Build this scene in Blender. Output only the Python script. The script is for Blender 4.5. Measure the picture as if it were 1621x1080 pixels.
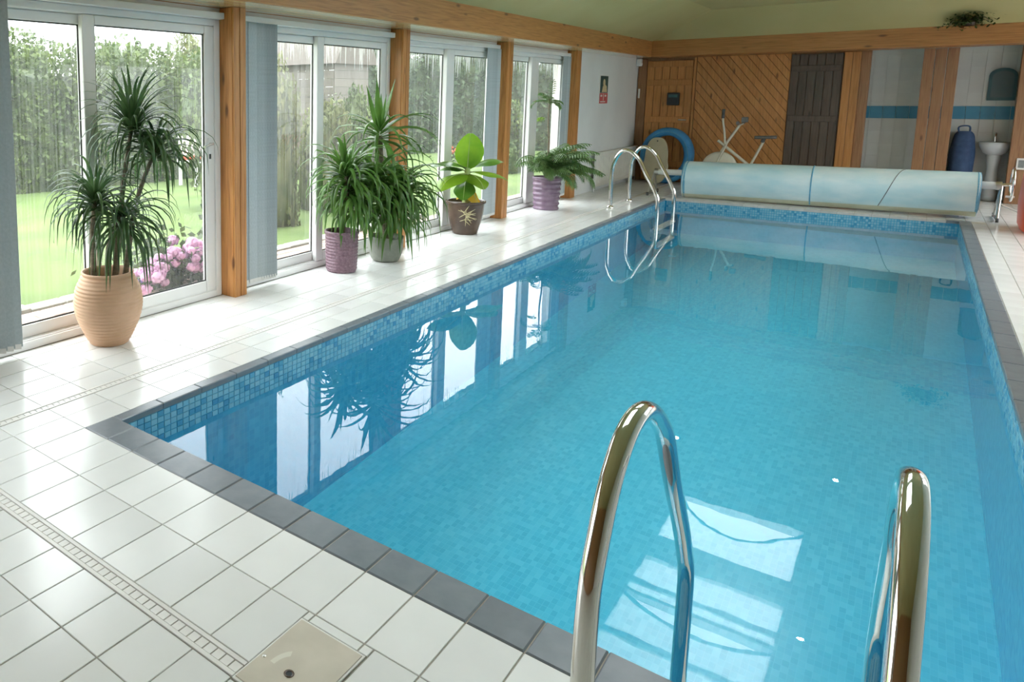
import bpy, math, random
from math import sin, cos, pi, sqrt, radians
from mathutils import Vector, Matrix, noise as mnoise

random.seed(7)
SC = bpy.context.scene
COL = SC.collection
for o in list(bpy.data.objects):
    bpy.data.objects.remove(o)

# ------------------------------------------------------------------ camera
FPX, PPX, PPY = 1151.686, 379.273, 306.182
RC = [[0.7331765275, 0.6800157804, -0.0055423713],
      [0.0842825750, -0.0989526416, -0.9915164256],
      [-0.6747952482, 0.7264894446, -0.1298632352]]
CAM = Vector((2.6002, -1.7792, 1.45))
cd = bpy.data.cameras.new('camera')
cam = bpy.data.objects.new('camera', cd)
COL.objects.link(cam)
M3 = Matrix((RC[0], [-v for v in RC[1]], [-v for v in RC[2]])).transposed()
cam.matrix_world = Matrix.Translation(CAM) @ M3.to_4x4()
cd.sensor_fit = 'HORIZONTAL'
cd.sensor_width = 36.0
cd.lens = FPX / 1621 * 36.0
cd.shift_x = (810.5 - PPX) / 1621
cd.shift_y = (PPY - 540.0) / 1621
cd.clip_start = 0.02
cd.clip_end = 300
SC.camera = cam

# ------------------------------------------------------------------ sky and exposure
SKY_ZENITH = 9.0
world = bpy.data.worlds.new('overcast')
SC.world = world
world.use_nodes = True
wn, wl = world.node_tree.nodes, world.node_tree.links
wn.clear()
w_out = wn.new('ShaderNodeOutputWorld')
w_bg = wn.new('ShaderNodeBackground')
w_tc = wn.new('ShaderNodeTexCoord')
w_sep = wn.new('ShaderNodeSeparateXYZ')
w_max = wn.new('ShaderNodeMath'); w_max.operation = 'MAXIMUM'; w_max.inputs[1].default_value = 0.0
w_mul = wn.new('ShaderNodeMath'); w_mul.operation = 'MULTIPLY_ADD'
w_mul.inputs[1].default_value = SKY_ZENITH * 2 / 3
w_mul.inputs[2].default_value = SKY_ZENITH / 3
wl.new(w_tc.outputs['Generated'], w_sep.inputs[0])
wl.new(w_sep.outputs['Z'], w_max.inputs[0])
wl.new(w_max.outputs[0], w_mul.inputs[0])
w_bg.inputs['Color'].default_value = (0.93, 0.97, 1.0, 1)
wl.new(w_mul.outputs[0], w_bg.inputs['Strength'])
wl.new(w_bg.outputs[0], w_out.inputs['Surface'])

vs = SC.view_settings
SC.display_settings.display_device = 'sRGB'
vs.view_transform = 'Standard'
vs.look = 'None'
vs.exposure = 0.52
vs.gamma = 1.0
vs.use_curve_mapping = False
cy = SC.cycles
cy.use_denoising = True
try:
    cy.denoiser = 'OPENIMAGEDENOISE'
except Exception:
    pass
cy.max_bounces = 12
cy.diffuse_bounces = 6
cy.glossy_bounces = 5
cy.transmission_bounces = 6
cy.transparent_max_bounces = 24
cy.caustics_reflective = False
cy.caustics_refractive = False
cy.sample_clamp_indirect = 8.0

# ------------------------------------------------------------------ material helpers
def new_mat(name):
    m = bpy.data.materials.new(name)
    m.use_nodes = True
    n, l = m.node_tree.nodes, m.node_tree.links
    b = n.get('Principled BSDF')
    return m, n, l, b

def coord(n, l, scale=(1, 1, 1), world_space=False):
    mp = n.new('ShaderNodeMapping')
    mp.inputs['Scale'].default_value = scale
    if world_space:
        g = n.new('ShaderNodeNewGeometry')
        l.new(g.outputs['Position'], mp.inputs['Vector'])
    else:
        t = n.new('ShaderNodeTexCoord')
        l.new(t.outputs['Object'], mp.inputs['Vector'])
    return mp.outputs[0]

def ramp(n, stops):
    r = n.new('ShaderNodeValToRGB')
    cr = r.color_ramp
    while len(cr.elements) < len(stops):
        cr.elements.new(0.5)
    for e, (p, c) in zip(cr.elements, stops):
        e.position = p
        e.color = (*c, 1)
    return r

def mat_noise(name, c1, c2, scale=8.0, rough=0.5, bump=0.0, stretch=(1, 1, 1), metal=0.0, spec=0.5,
              detail=5, world_space=False, rand=0.0, bump_scale=None, coat=0.0):
    m, n, l, b = new_mat(name)
    v = coord(n, l, stretch, world_space)
    t = n.new('ShaderNodeTexNoise')
    t.inputs['Scale'].default_value = scale
    t.inputs['Detail'].default_value = detail
    l.new(v, t.inputs['Vector'])
    r = ramp(n, [(0.3, c1), (0.7, c2)])
    l.new(t.outputs['Fac'], r.inputs['Fac'])
    col = r.outputs['Color']
    if rand > 0:
        oi = n.new('ShaderNodeObjectInfo')
        mr = n.new('ShaderNodeMapRange')
        mr.inputs['To Min'].default_value = 1 - rand
        mr.inputs['To Max'].default_value = 1 + rand
        l.new(oi.outputs['Random'], mr.inputs['Value'])
        hs = n.new('ShaderNodeHueSaturation')
        l.new(mr.outputs[0], hs.inputs['Value'])
        l.new(col, hs.inputs['Color'])
        col = hs.outputs[0]
    l.new(col, b.inputs['Base Color'])
    b.inputs['Roughness'].default_value = rough
    b.inputs['Metallic'].default_value = metal
    b.inputs['Specular IOR Level'].default_value = spec
    b.inputs['Coat Weight'].default_value = coat
    if bump > 0:
        bp = n.new('ShaderNodeBump')
        bp.inputs['Strength'].default_value = bump
        bp.inputs['Distance'].default_value = 0.01
        if bump_scale:
            t2 = n.new('ShaderNodeTexNoise')
            t2.inputs['Scale'].default_value = bump_scale
            l.new(v, t2.inputs['Vector'])
            l.new(t2.outputs['Fac'], bp.inputs['Height'])
        else:
            l.new(t.outputs['Fac'], bp.inputs['Height'])
        l.new(bp.outputs[0], b.inputs['Normal'])
    return m

def mat_wood(name, c1, c2, c3, axis=2, scale=3.0, rough=0.45, rand=0.12, coat=0.15):
    """pine: stretched grain along axis, a few darker knots"""
    m, n, l, b = new_mat(name)
    st = [22, 22, 22]
    st[axis] = 1.1
    v = coord(n, l, st, True)
    t = n.new('ShaderNodeTexNoise')
    t.inputs['Scale'].default_value = scale
    t.inputs['Detail'].default_value = 6
    t.inputs['Distortion'].default_value = 0.6
    l.new(v, t.inputs['Vector'])
    r = ramp(n, [(0.28, c1), (0.5, c2), (0.75, c3)])
    l.new(t.outputs['Fac'], r.inputs['Fac'])
    kst = [7, 7, 7]
    kst[axis] = 2.2
    v2 = coord(n, l, kst, True)
    vo = n.new('ShaderNodeTexVoronoi')
    vo.inputs['Scale'].default_value = 1.0
    l.new(v2, vo.inputs['Vector'])
    kr = ramp(n, [(0.06, (0.35, 0.3, 0.28)), (0.14, (1, 1, 1))])
    l.new(vo.outputs['Distance'], kr.inputs['Fac'])
    mx = n.new('ShaderNodeMix'); mx.data_type = 'RGBA'; mx.blend_type = 'MULTIPLY'
    mx.inputs['Factor'].default_value = 1.0
    l.new(r.outputs[0], mx.inputs['A']); l.new(kr.outputs[0], mx.inputs['B'])
    oi = n.new('ShaderNodeObjectInfo')
    mr = n.new('ShaderNodeMapRange')
    mr.inputs['To Min'].default_value = 1 - rand
    mr.inputs['To Max'].default_value = 1 + rand
    l.new(oi.outputs['Random'], mr.inputs['Value'])
    hs = n.new('ShaderNodeHueSaturation')
    l.new(mr.outputs[0], hs.inputs['Value'])
    l.new(mx.outputs['Result'], hs.inputs['Color'])
    l.new(hs.outputs[0], b.inputs['Base Color'])
    b.inputs['Roughness'].default_value = rough
    b.inputs['Coat Weight'].default_value = coat
    b.inputs['Coat Roughness'].default_value = 0.25
    return m

def mat_leaf(name, c1, c2, rough=0.35, scale=6.0, trans=0.35, rand=0.25):
    m, n, l, b = new_mat(name)
    v = coord(n, l, (1, 1, 1), True)
    t = n.new('ShaderNodeTexNoise')
    t.inputs['Scale'].default_value = scale
    t.inputs['Detail'].default_value = 3
    l.new(v, t.inputs['Vector'])
    r = ramp(n, [(0.32, c1), (0.68, c2)])
    l.new(t.outputs['Fac'], r.inputs['Fac'])
    oi = n.new('ShaderNodeObjectInfo')
    mr = n.new('ShaderNodeMapRange')
    mr.inputs['To Min'].default_value = 1 - rand
    mr.inputs['To Max'].default_value = 1 + rand
    l.new(oi.outputs['Random'], mr.inputs['Value'])
    hs = n.new('ShaderNodeHueSaturation')
    l.new(mr.outputs[0], hs.inputs['Value'])
    l.new(r.outputs[0], hs.inputs['Color'])
    l.new(hs.outputs[0], b.inputs['Base Color'])
    b.inputs['Roughness'].default_value = rough
    tr = n.new('ShaderNodeBsdfTranslucent')
    l.new(hs.outputs[0], tr.inputs['Color'])
    ms = n.new('ShaderNodeMixShader')
    ms.inputs[0].default_value = trans
    out = n.get('Material Output')
    l.new(b.outputs[0], ms.inputs[1]); l.new(tr.outputs[0], ms.inputs[2])
    l.new(ms.outputs[0], out.inputs['Surface'])
    return m

def mat_mosaic(name, ua, ub, su, sv, cols, grout, gw=0.10):
    """small glass mosaic; ua/ub are the two axes the tiles run along"""
    m, n, l, b = new_mat(name)
    g = n.new('ShaderNodeNewGeometry')
    s = n.new('ShaderNodeSeparateXYZ')
    l.new(g.outputs['Position'], s.inputs[0])
    cells, fr = [], []
    for a, sz in ((ua, su), (ub, sv)):
        d = n.new('ShaderNodeMath'); d.operation = 'DIVIDE'; d.inputs[1].default_value = sz
        l.new(s.outputs[a], d.inputs[0])
        f = n.new('ShaderNodeMath'); f.operation = 'FLOOR'
        l.new(d.outputs[0], f.inputs[0])
        fc = n.new('ShaderNodeMath'); fc.operation = 'FRACT'
        l.new(d.outputs[0], fc.inputs[0])
        cells.append(f.outputs[0]); fr.append(fc.outputs[0])
    cx = n.new('ShaderNodeCombineXYZ')
    l.new(cells[0], cx.inputs[0]); l.new(cells[1], cx.inputs[1])
    wn_ = n.new('ShaderNodeTexWhiteNoise')
    wn_.noise_dimensions = '2D'
    l.new(cx.outputs[0], wn_.inputs['Vector'])
    r = ramp(n, cols)
    r.color_ramp.interpolation = 'LINEAR'
    l.new(wn_.outputs['Value'], r.inputs['Fac'])
    gs = []
    for f in fr:
        lt = n.new('ShaderNodeMath'); lt.operation = 'LESS_THAN'; lt.inputs[1].default_value = gw
        l.new(f, lt.inputs[0]); gs.append(lt.outputs[0])
    mxm = n.new('ShaderNodeMath'); mxm.operation = 'MAXIMUM'
    l.new(gs[0], mxm.inputs[0]); l.new(gs[1], mxm.inputs[1])
    mx = n.new('ShaderNodeMix'); mx.data_type = 'RGBA'
    l.new(mxm.outputs[0], mx.inputs['Factor'])
    l.new(r.outputs[0], mx.inputs['A'])
    mx.inputs['B'].default_value = (*grout, 1)
    l.new(mx.outputs['Result'], b.inputs['Base Color'])
    b.inputs['Roughness'].default_value = 0.25
    bp = n.new('ShaderNodeBump'); bp.inputs['Strength'].default_value = 0.3; bp.inputs['Distance'].default_value = 0.004
    bp.invert = True
    l.new(mxm.outputs[0], bp.inputs['Height'])
    l.new(bp.outputs[0], b.inputs['Normal'])
    return m

def schlick(n, l, f0, normal=None):
    """two-sided reflectance of a thin clear surface"""
    g = n.new('ShaderNodeNewGeometry')
    d = n.new('ShaderNodeVectorMath'); d.operation = 'DOT_PRODUCT'
    l.new(normal if normal is not None else g.outputs['Normal'], d.inputs[0])
    l.new(g.outputs['Incoming'], d.inputs[1])
    a = n.new('ShaderNodeMath'); a.operation = 'ABSOLUTE'
    l.new(d.outputs['Value'], a.inputs[0])
    i = n.new('ShaderNodeMath'); i.operation = 'SUBTRACT'; i.inputs[0].default_value = 1.0; i.use_clamp = True
    l.new(a.outputs[0], i.inputs[1])
    p = n.new('ShaderNodeMath'); p.operation = 'POWER'; p.inputs[1].default_value = 5.0
    l.new(i.outputs[0], p.inputs[0])
    m = n.new('ShaderNodeMath'); m.operation = 'MULTIPLY_ADD'
    m.inputs[1].default_value = 1 - f0; m.inputs[2].default_value = f0
    l.new(p.outputs[0], m.inputs[0])
    return m.outputs[0]

def mat_water():
    m, n, l, b = new_mat('pool_water')
    n.remove(b)
    out = n.get('Material Output')
    v = coord(n, l, (1, 1, 1), True)
    t = n.new('ShaderNodeTexNoise'); t.inputs['Scale'].default_value = 6.0; t.inputs['Detail'].default_value = 2
    l.new(v, t.inputs['Vector'])
    bp = n.new('ShaderNodeBump'); bp.inputs['Strength'].default_value = 0.025; bp.inputs['Distance'].default_value = 0.01
    l.new(t.outputs['Fac'], bp.inputs['Height'])
    fr = schlick(n, l, 0.021, bp.outputs[0])
    tr = n.new('ShaderNodeBsdfTransparent'); tr.inputs['Color'].default_value = (0.93, 0.985, 0.995, 1)
    gl = n.new('ShaderNodeBsdfGlossy'); gl.inputs['Roughness'].default_value = 0.0
    gl.inputs['Color'].default_value = (1, 1, 1, 1)
    l.new(bp.outputs[0], gl.inputs['Normal'])
    ms = n.new('ShaderNodeMixShader')
    l.new(fr, ms.inputs[0]); l.new(tr.outputs[0], ms.inputs[1]); l.new(gl.outputs[0], ms.inputs[2])
    l.new(ms.outputs[0], out.inputs['Surface'])
    return m

def mat_pane(name, fog=0.45, fog_z0=0.2, fog_z1=1.9):
    """double glazing with condensation runs: clear glass mixed with a whitish translucent bloom"""
    m, n, l, b = new_mat(name)
    n.remove(b)
    out = n.get('Material Output')
    v = coord(n, l, (1, 90, 1.4), True)
    t = n.new('ShaderNodeTexNoise'); t.inputs['Scale'].default_value = 1.0; t.inputs['Detail'].default_value = 4
    l.new(v, t.inputs['Vector'])
    r = ramp(n, [(0.30, (0.12, 0.12, 0.12)), (0.80, (1, 1, 1))])
    l.new(t.outputs['Fac'], r.inputs['Fac'])
    g = n.new('ShaderNodeNewGeometry'); s = n.new('ShaderNodeSeparateXYZ')
    l.new(g.outputs['Position'], s.inputs[0])
    mr = n.new('ShaderNodeMapRange')
    mr.inputs['From Min'].default_value = fog_z0; mr.inputs['From Max'].default_value = fog_z1
    mr.inputs['To Min'].default_value = 0.06; mr.inputs['To Max'].default_value = fog
    l.new(s.outputs['Z'], mr.inputs['Value'])
    mu = n.new('ShaderNodeMath'); mu.operation = 'MULTIPLY'
    l.new(r.outputs[0], mu.inputs[0]); l.new(mr.outputs[0], mu.inputs[1])
    # dense white drips along the very top
    v2 = coord(n, l, (1, 40, 0.2), True)
    t2 = n.new('ShaderNodeTexNoise'); t2.inputs['Scale'].default_value = 1.0; t2.inputs['Detail'].default_value = 2
    l.new(v2, t2.inputs['Vector'])
    ma = n.new('ShaderNodeMapRange')
    ma.inputs['From Min'].default_value = 1.45; ma.inputs['From Max'].default_value = 1.92
    ma.inputs['To Min'].default_value = -0.42; ma.inputs['To Max'].default_value = 0.12
    l.new(s.outputs['Z'], ma.inputs['Value'])
    ad = n.new('ShaderNodeMath'); ad.operation = 'ADD'
    l.new(t2.outputs['Fac'], ad.inputs[0]); l.new(ma.outputs[0], ad.inputs[1])
    r2 = ramp(n, [(0.5, (0, 0, 0)), (0.58, (1, 1, 1))])
    l.new(ad.outputs[0], r2.inputs['Fac'])
    m2 = n.new('ShaderNodeMath'); m2.operation = 'MULTIPLY'; m2.inputs[1].default_value = fog * 1.8
    l.new(r2.outputs[0], m2.inputs[0])
    mxx = n.new('ShaderNodeMath'); mxx.operation = 'MAXIMUM'
    l.new(mu.outputs[0], mxx.inputs[0]); l.new(m2.outputs[0], mxx.inputs[1])
    tr = n.new('ShaderNodeBsdfTransparent'); tr.inputs['Color'].default_value = (0.93, 0.95, 0.94, 1)
    tl = n.new('ShaderNodeBsdfTranslucent'); tl.inputs['Color'].default_value = (0.85, 0.88, 0.88, 1)
    m3 = n.new('ShaderNodeMixShader')
    l.new(mxx.outputs[0], m3.inputs[0]); l.new(tr.outputs[0], m3.inputs[1]); l.new(tl.outputs[0], m3.inputs[2])
    gl = n.new('ShaderNodeBsdfGlossy'); gl.inputs['Roughness'].default_value = 0.02
    fr = schlick(n, l, 0.05)
    m4 = n.new('ShaderNodeMixShader')
    l.new(fr, m4.inputs[0]); l.new(m3.outputs[0], m4.inputs[1]); l.new(gl.outputs[0], m4.inputs[2])
    l.new(m4.outputs[0], out.inputs['Surface'])
    return m

def mat_emit(name, col, strength):
    m, n, l, b = new_mat(name)
    b.inputs['Emission Color'].default_value = (*col, 1)
    b.inputs['Emission Strength'].default_value = strength
    return m

# ------------------------------------------------------------------ materials
M = {}
M['tile'] = mat_noise('glazed_floor_tile', (0.72, 0.73, 0.715), (0.79, 0.80, 0.785), 3, 0.2, 0.05, rand=0.04, bump_scale=9)
M['grout'] = mat_noise('floor_grout', (0.33, 0.31, 0.26), (0.42, 0.40, 0.34), 30, 0.9)
M['coping'] = mat_noise('slate_coping_tile', (0.14, 0.165, 0.19), (0.18, 0.205, 0.23), 14, 0.3, 0.1, rand=0.08)
M['coping_pale'] = mat_noise('pale_coping_tile', (0.48, 0.45, 0.42), (0.58, 0.55, 0.52), 14, 0.45, rand=0.06)
M['coping_grout'] = mat_noise('coping_grout', (0.35, 0.31, 0.26), (0.42, 0.38, 0.32), 30, 0.9)
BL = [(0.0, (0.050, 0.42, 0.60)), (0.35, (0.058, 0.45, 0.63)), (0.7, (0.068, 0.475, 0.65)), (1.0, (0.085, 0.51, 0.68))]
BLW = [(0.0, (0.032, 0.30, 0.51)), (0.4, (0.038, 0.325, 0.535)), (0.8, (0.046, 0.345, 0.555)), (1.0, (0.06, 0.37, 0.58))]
BAND = [(0.0, (0.07, 0.28, 0.48)), (0.16, (0.11, 0.36, 0.54)), (0.32, (0.19, 0.45, 0.59)), (1.0, (0.27, 0.53, 0.64))]
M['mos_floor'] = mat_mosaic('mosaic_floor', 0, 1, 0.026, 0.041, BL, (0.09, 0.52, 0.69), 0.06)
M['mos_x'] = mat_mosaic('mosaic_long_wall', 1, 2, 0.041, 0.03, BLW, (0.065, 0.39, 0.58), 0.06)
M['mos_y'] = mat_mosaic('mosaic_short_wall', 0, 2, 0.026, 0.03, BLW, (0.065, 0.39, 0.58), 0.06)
M['band_x'] = mat_mosaic('waterline_mosaic_long', 1, 2, 0.041, 0.03, BAND, (0.45, 0.62, 0.64), 0.02)
M['band_y'] = mat_mosaic('waterline_mosaic_short', 0, 2, 0.026, 0.03, BAND, (0.45, 0.62, 0.64), 0.02)
M['water'] = mat_water()
M['pine_v'] = mat_wood('pine_upright', (0.34, 0.135, 0.032), (0.50, 0.21, 0.055), (0.60, 0.29, 0.09), 2)
M['pine_y'] = mat_wood('pine_along_wall', (0.30, 0.125, 0.035), (0.44, 0.19, 0.055), (0.53, 0.25, 0.08), 1)
M['pine_x'] = mat_wood('pine_across_wall', (0.30, 0.125, 0.035), (0.44, 0.19, 0.055), (0.53, 0.25, 0.08), 0)
M['soffit'] = mat_wood('varnished_soffit', (0.52, 0.36, 0.16), (0.62, 0.44, 0.21), (0.70, 0.53, 0.28), 1, rough=0.15, coat=1.0)
M['clad'] = mat_wood('pine_cladding', (0.36, 0.15, 0.04), (0.50, 0.22, 0.06), (0.58, 0.28, 0.09), 2, scale=2.5)
M['clad_brown'] = mat_wood('brown_cladding', (0.22, 0.10, 0.045), (0.30, 0.15, 0.065), (0.36, 0.19, 0.09), 2)
M['dark_board'] = mat_wood('dark_stained_board', (0.055, 0.04, 0.03), (0.085, 0.06, 0.045), (0.12, 0.085, 0.06), 2)
M['upvc'] = mat_noise('white_upvc', (0.78, 0.78, 0.77), (0.82, 0.82, 0.81), 4, 0.35)
M['gasket'] = mat_noise('black_gasket', (0.03, 0.035, 0.03), (0.05, 0.05, 0.05), 10, 0.7)
M['pane'] = mat_pane('condensed_pane', 0.16)
M['pane_wet'] = mat_pane('dripping_pane', 0.20)
M['blind'] = mat_noise('grey_blue_blind_fabric', (0.37, 0.42, 0.44), (0.43, 0.48, 0.50), 60, 0.85, 0.1, rand=0.1)
M['white_wall'] = mat_noise('white_painted_wall', (0.68, 0.70, 0.70), (0.74, 0.76, 0.76), 2, 0.8, 0.03, bump_scale=40)
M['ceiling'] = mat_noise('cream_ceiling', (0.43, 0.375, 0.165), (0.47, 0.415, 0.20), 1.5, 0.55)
M['radiator'] = mat_noise('radiator_enamel', (0.72, 0.71, 0.66), (0.78, 0.77, 0.72), 3, 0.4)
M['chrome'] = mat_noise('polished_steel', (0.72, 0.70, 0.66), (0.80, 0.78, 0.74), 5, 0.08, metal=1.0)
M['steel'] = mat_noise('brushed_steel', (0.5, 0.5, 0.48), (0.6, 0.6, 0.58), 30, 0.3, metal=1.0)
M['cover'] = mat_noise('pale_blue_bubble_cover', (0.44, 0.66, 0.72), (0.74, 0.82, 0.83), 2.6, 0.5, 0.15, stretch=(0.9, 2, 2), bump_scale=60)
M['cover_edge'] = mat_noise('blue_cover_edge', (0.10, 0.33, 0.50), (0.20, 0.45, 0.60), 12, 0.5, 0.2)
M['cover_dirty'] = mat_noise('stained_cover_hem', (0.50, 0.50, 0.36), (0.62, 0.62, 0.50), 6, 0.6)
M['seam'] = mat_noise('blue_weld_seam', (0.08, 0.30, 0.48), (0.16, 0.40, 0.56), 14, 0.5)
M['plastic_white'] = mat_noise('white_plastic', (0.70, 0.69, 0.66), (0.78, 0.77, 0.74), 6, 0.4)
M['terracotta'] = mat_noise('terracotta', (0.58, 0.36, 0.22), (0.68, 0.45, 0.30), 7, 0.65, 0.1)
M['purple_wicker'] = mat_noise('purple_brown_pot', (0.14, 0.075, 0.10), (0.27, 0.17, 0.21), 60, 0.35, 0.5)
M['purple_glaze'] = mat_noise('purple_glazed_pot', (0.17, 0.11, 0.17), (0.27, 0.19, 0.26), 12, 0.18, 0.1)
M['brown_glaze'] = mat_noise('brown_glazed_pot', (0.055, 0.035, 0.025), (0.11, 0.07, 0.05), 9, 0.22, 0.05)
M['grey_pot'] = mat_noise('grey_stone_pot', (0.22, 0.24, 0.20), (0.32, 0.33, 0.28), 14, 0.6, 0.2)
M['motif'] = mat_noise('cream_motif', (0.45, 0.38, 0.20), (0.58, 0.50, 0.30), 20, 0.5)
M['soil'] = mat_noise('potting_soil', (0.05, 0.03, 0.02), (0.14, 0.08, 0.05), 30, 0.95, 0.6)
M['bark'] = mat_noise('plant_cane', (0.16, 0.13, 0.09), (0.28, 0.24, 0.17), 20, 0.8, 0.4, stretch=(1, 1, 4))
M['dracaena'] = mat_leaf('dracaena_leaf', (0.045, 0.10, 0.04), (0.10, 0.18, 0.065), 0.30)
M['yucca'] = mat_leaf('yucca_leaf', (0.07, 0.17, 0.035), (0.15, 0.29, 0.06), 0.30)
M['banana'] = mat_leaf('banana_leaf', (0.14, 0.30, 0.015), (0.25, 0.42, 0.03), 0.35, trans=0.45)
M['banana_dark'] = mat_leaf('banana_leaf_dark', (0.05, 0.15, 0.02), (0.12, 0.26, 0.03), 0.3, trans=0.35)
M['yellow_leaf'] = mat_leaf('yellowed_leaf', (0.75, 0.42, 0.02), (0.85, 0.55, 0.05), 0.5)
M['palm'] = mat_leaf('palm_leaf', (0.08, 0.17, 0.05), (0.17, 0.28, 0.09), 0.45)
M['midrib'] = mat_noise('leaf_midrib', (0.35, 0.45, 0.15), (0.42, 0.52, 0.2), 10, 0.5)
M['lawn'] = mat_noise('mown_lawn', (0.058, 0.10, 0.016), (0.092, 0.135, 0.028), 1.6, 0.9, 0.3, bump_scale=60, world_space=True)
M['paver'] = mat_noise('clay_paver', (0.34, 0.23, 0.18), (0.45, 0.33, 0.26), 12, 0.85, 0.2, rand=0.18)
M['paver_flat'] = mat_noise('pale_concrete_yard', (0.26, 0.26, 0.25), (0.34, 0.34, 0.32), 3, 0.9, world_space=True)
M['edging'] = mat_noise('stone_edging', (0.30, 0.30, 0.27), (0.42, 0.42, 0.38), 10, 0.85, 0.3, rand=0.15)
M['sand'] = mat_noise('paving_sand', (0.26, 0.22, 0.17), (0.33, 0.28, 0.22), 30, 0.95)
M['fol_a'] = mat_leaf('hedge_foliage', (0.035, 0.065, 0.012), (0.10, 0.14, 0.025), 0.6, 2.5, rand=0.3)
M['fol_b'] = mat_leaf('dark_foliage', (0.03, 0.065, 0.022), (0.075, 0.125, 0.04), 0.6, 2.5, rand=0.3)
M['fol_c'] = mat_leaf('yellow_green_foliage', (0.08, 0.10, 0.025), (0.17, 0.175, 0.055), 0.6, 3.0, rand=0.2)
M['pink'] = mat_leaf('pink_petal', (0.70, 0.38, 0.60), (0.88, 0.64, 0.80), 0.7, 8, rand=0.15)
M['mauve'] = mat_leaf('mauve_petal', (0.30, 0.20, 0.62), (0.42, 0.30, 0.72), 0.7, 8, rand=0.1)
M['red_petal'] = mat_leaf('red_petal', (0.75, 0.08, 0.05), (0.85, 0.22, 0.12), 0.6, 8, rand=0.1)
M['shed_wall'] = mat_wood('weathered_shed_board', (0.07, 0.06, 0.05), (0.10, 0.085, 0.065), (0.13, 0.11, 0.085), 0)
M['shed_roof'] = mat_noise('felt_roof', (0.07, 0.06, 0.052), (0.10, 0.085, 0.07), 20, 0.9, 0.2)
M['foam_blue'] = mat_noise('blue_foam', (0.04, 0.22, 0.50), (0.06, 0.30, 0.60), 8, 0.6)
M['board_tan'] = mat_noise('tan_float_board', (0.42, 0.38, 0.26), (0.48, 0.44, 0.31), 6, 0.6)
M['bike_white'] = mat_noise('cream_bike_enamel', (0.62, 0.60, 0.50), (0.70, 0.68, 0.58), 6, 0.35)
M['dark_rubber'] = mat_noise('dark_rubber', (0.05, 0.055, 0.06), (0.09, 0.095, 0.10), 20, 0.7)
M['grey_vinyl'] = mat_noise('grey_vinyl', (0.16, 0.17, 0.17), (0.22, 0.23, 0.23), 20, 0.5)
M['wall_tile'] = mat_noise('pale_wall_tile', (0.56, 0.58, 0.56), (0.62, 0.64, 0.62), 3, 0.3, rand=0.03)
M['blue_tile'] = mat_noise('blue_wall_tile', (0.06, 0.24, 0.38), (0.08, 0.29, 0.44), 5, 0.25, rand=0.08)
M['mirror'] = mat_noise('dark_mirror_glass', (0.10, 0.15, 0.17), (0.14, 0.19, 0.21), 2, 0.15)
M['mirror_frame'] = mat_noise('dark_teal_frame', (0.03, 0.09, 0.11), (0.05, 0.13, 0.15), 10, 0.5)
M['porcelain'] = mat_noise('grey_porcelain', (0.46, 0.49, 0.50), (0.52, 0.55, 0.56), 3, 0.12)
M['navy'] = mat_noise('navy_fabric', (0.02, 0.045, 0.11), (0.04, 0.08, 0.17), 14, 0.8, 0.3)
M['red_plastic'] = mat_noise('orange_red_plastic', (0.75, 0.09, 0.04), (0.82, 0.13, 0.06), 4, 0.35)
M['black_plastic'] = mat_noise('black_plastic', (0.015, 0.02, 0.025), (0.03, 0.035, 0.04), 8, 0.4)
M['hatch'] = mat_noise('beige_hatch_cover', (0.52, 0.48, 0.40), (0.62, 0.57, 0.48), 9, 0.3, 0.15, bump_scale=14)
M['hatch_highlight'] = mat_noise('pale_hatch_highlight', (0.66, 0.64, 0.54), (0.70, 0.68, 0.58), 9, 0.5)  # pale tone of the highlight painted on the lid
M['sign_white'] = mat_noise('sign_card', (0.72, 0.70, 0.66), (0.78, 0.76, 0.72), 5, 0.5)
M['sign_dark'] = mat_noise('sign_dark_green', (0.02, 0.06, 0.06), (0.04, 0.10, 0.09), 30, 0.5)
M['sign_cream'] = mat_noise('sign_cream', (0.60, 0.50, 0.26), (0.68, 0.58, 0.36), 40, 0.5)
M['sign_red'] = mat_noise('sign_red', (0.50, 0.06, 0.07), (0.60, 0.12, 0.12), 30, 0.5)
def mat_clear():
    m, n, l, b = new_mat('clear_roof_glass')
    n.remove(b)
    tr = n.new('ShaderNodeBsdfTransparent'); tr.inputs['Color'].default_value = (0.95, 0.97, 0.96, 1)
    gl = n.new('ShaderNodeBsdfGlossy'); gl.inputs['Roughness'].default_value = 0.02
    fr = schlick(n, l, 0.05)
    ms = n.new('ShaderNodeMixShader')
    l.new(fr, ms.inputs[0]); l.new(tr.outputs[0], ms.inputs[1]); l.new(gl.outputs[0], ms.inputs[2])
    l.new(ms.outputs[0], n.get('Material Output').inputs['Surface'])
    return m
M['roof_pane'] = mat_clear()
M['lamp'] = mat_emit('lit_downlight', (1.0, 0.93, 0.80), 45.0)
M['roof_blind'] = None
def mat_translucent(name, col, f=0.5):
    m, n, l, b = new_mat(name)
    b.inputs['Base Color'].default_value = (*col, 1)
    b.inputs['Roughness'].default_value = 0.9
    v = coord(n, l, (1, 1, 1))
    t = n.new('ShaderNodeTexNoise'); t.inputs['Scale'].default_value = 5
    l.new(v, t.inputs['Vector'])
    r = ramp(n, [(0.3, tuple(c * 0.93 for c in col)), (0.7, col)])
    l.new(t.outputs['Fac'], r.inputs['Fac'])
    l.new(r.outputs[0], b.inputs['Base Color'])
    tl = n.new('ShaderNodeBsdfTranslucent'); l.new(r.outputs[0], tl.inputs['Color'])
    ms = n.new('ShaderNodeMixShader'); ms.inputs[0].default_value = f
    l.new(b.outputs[0], ms.inputs[1]); l.new(tl.outputs[0], ms.inputs[2])
    l.new(ms.outputs[0], n.get('Material Output').inputs['Surface'])
    return m
M['roof_blind'] = mat_translucent('white_roof_blind', (0.88, 0.90, 0.90), 0.85)

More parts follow.
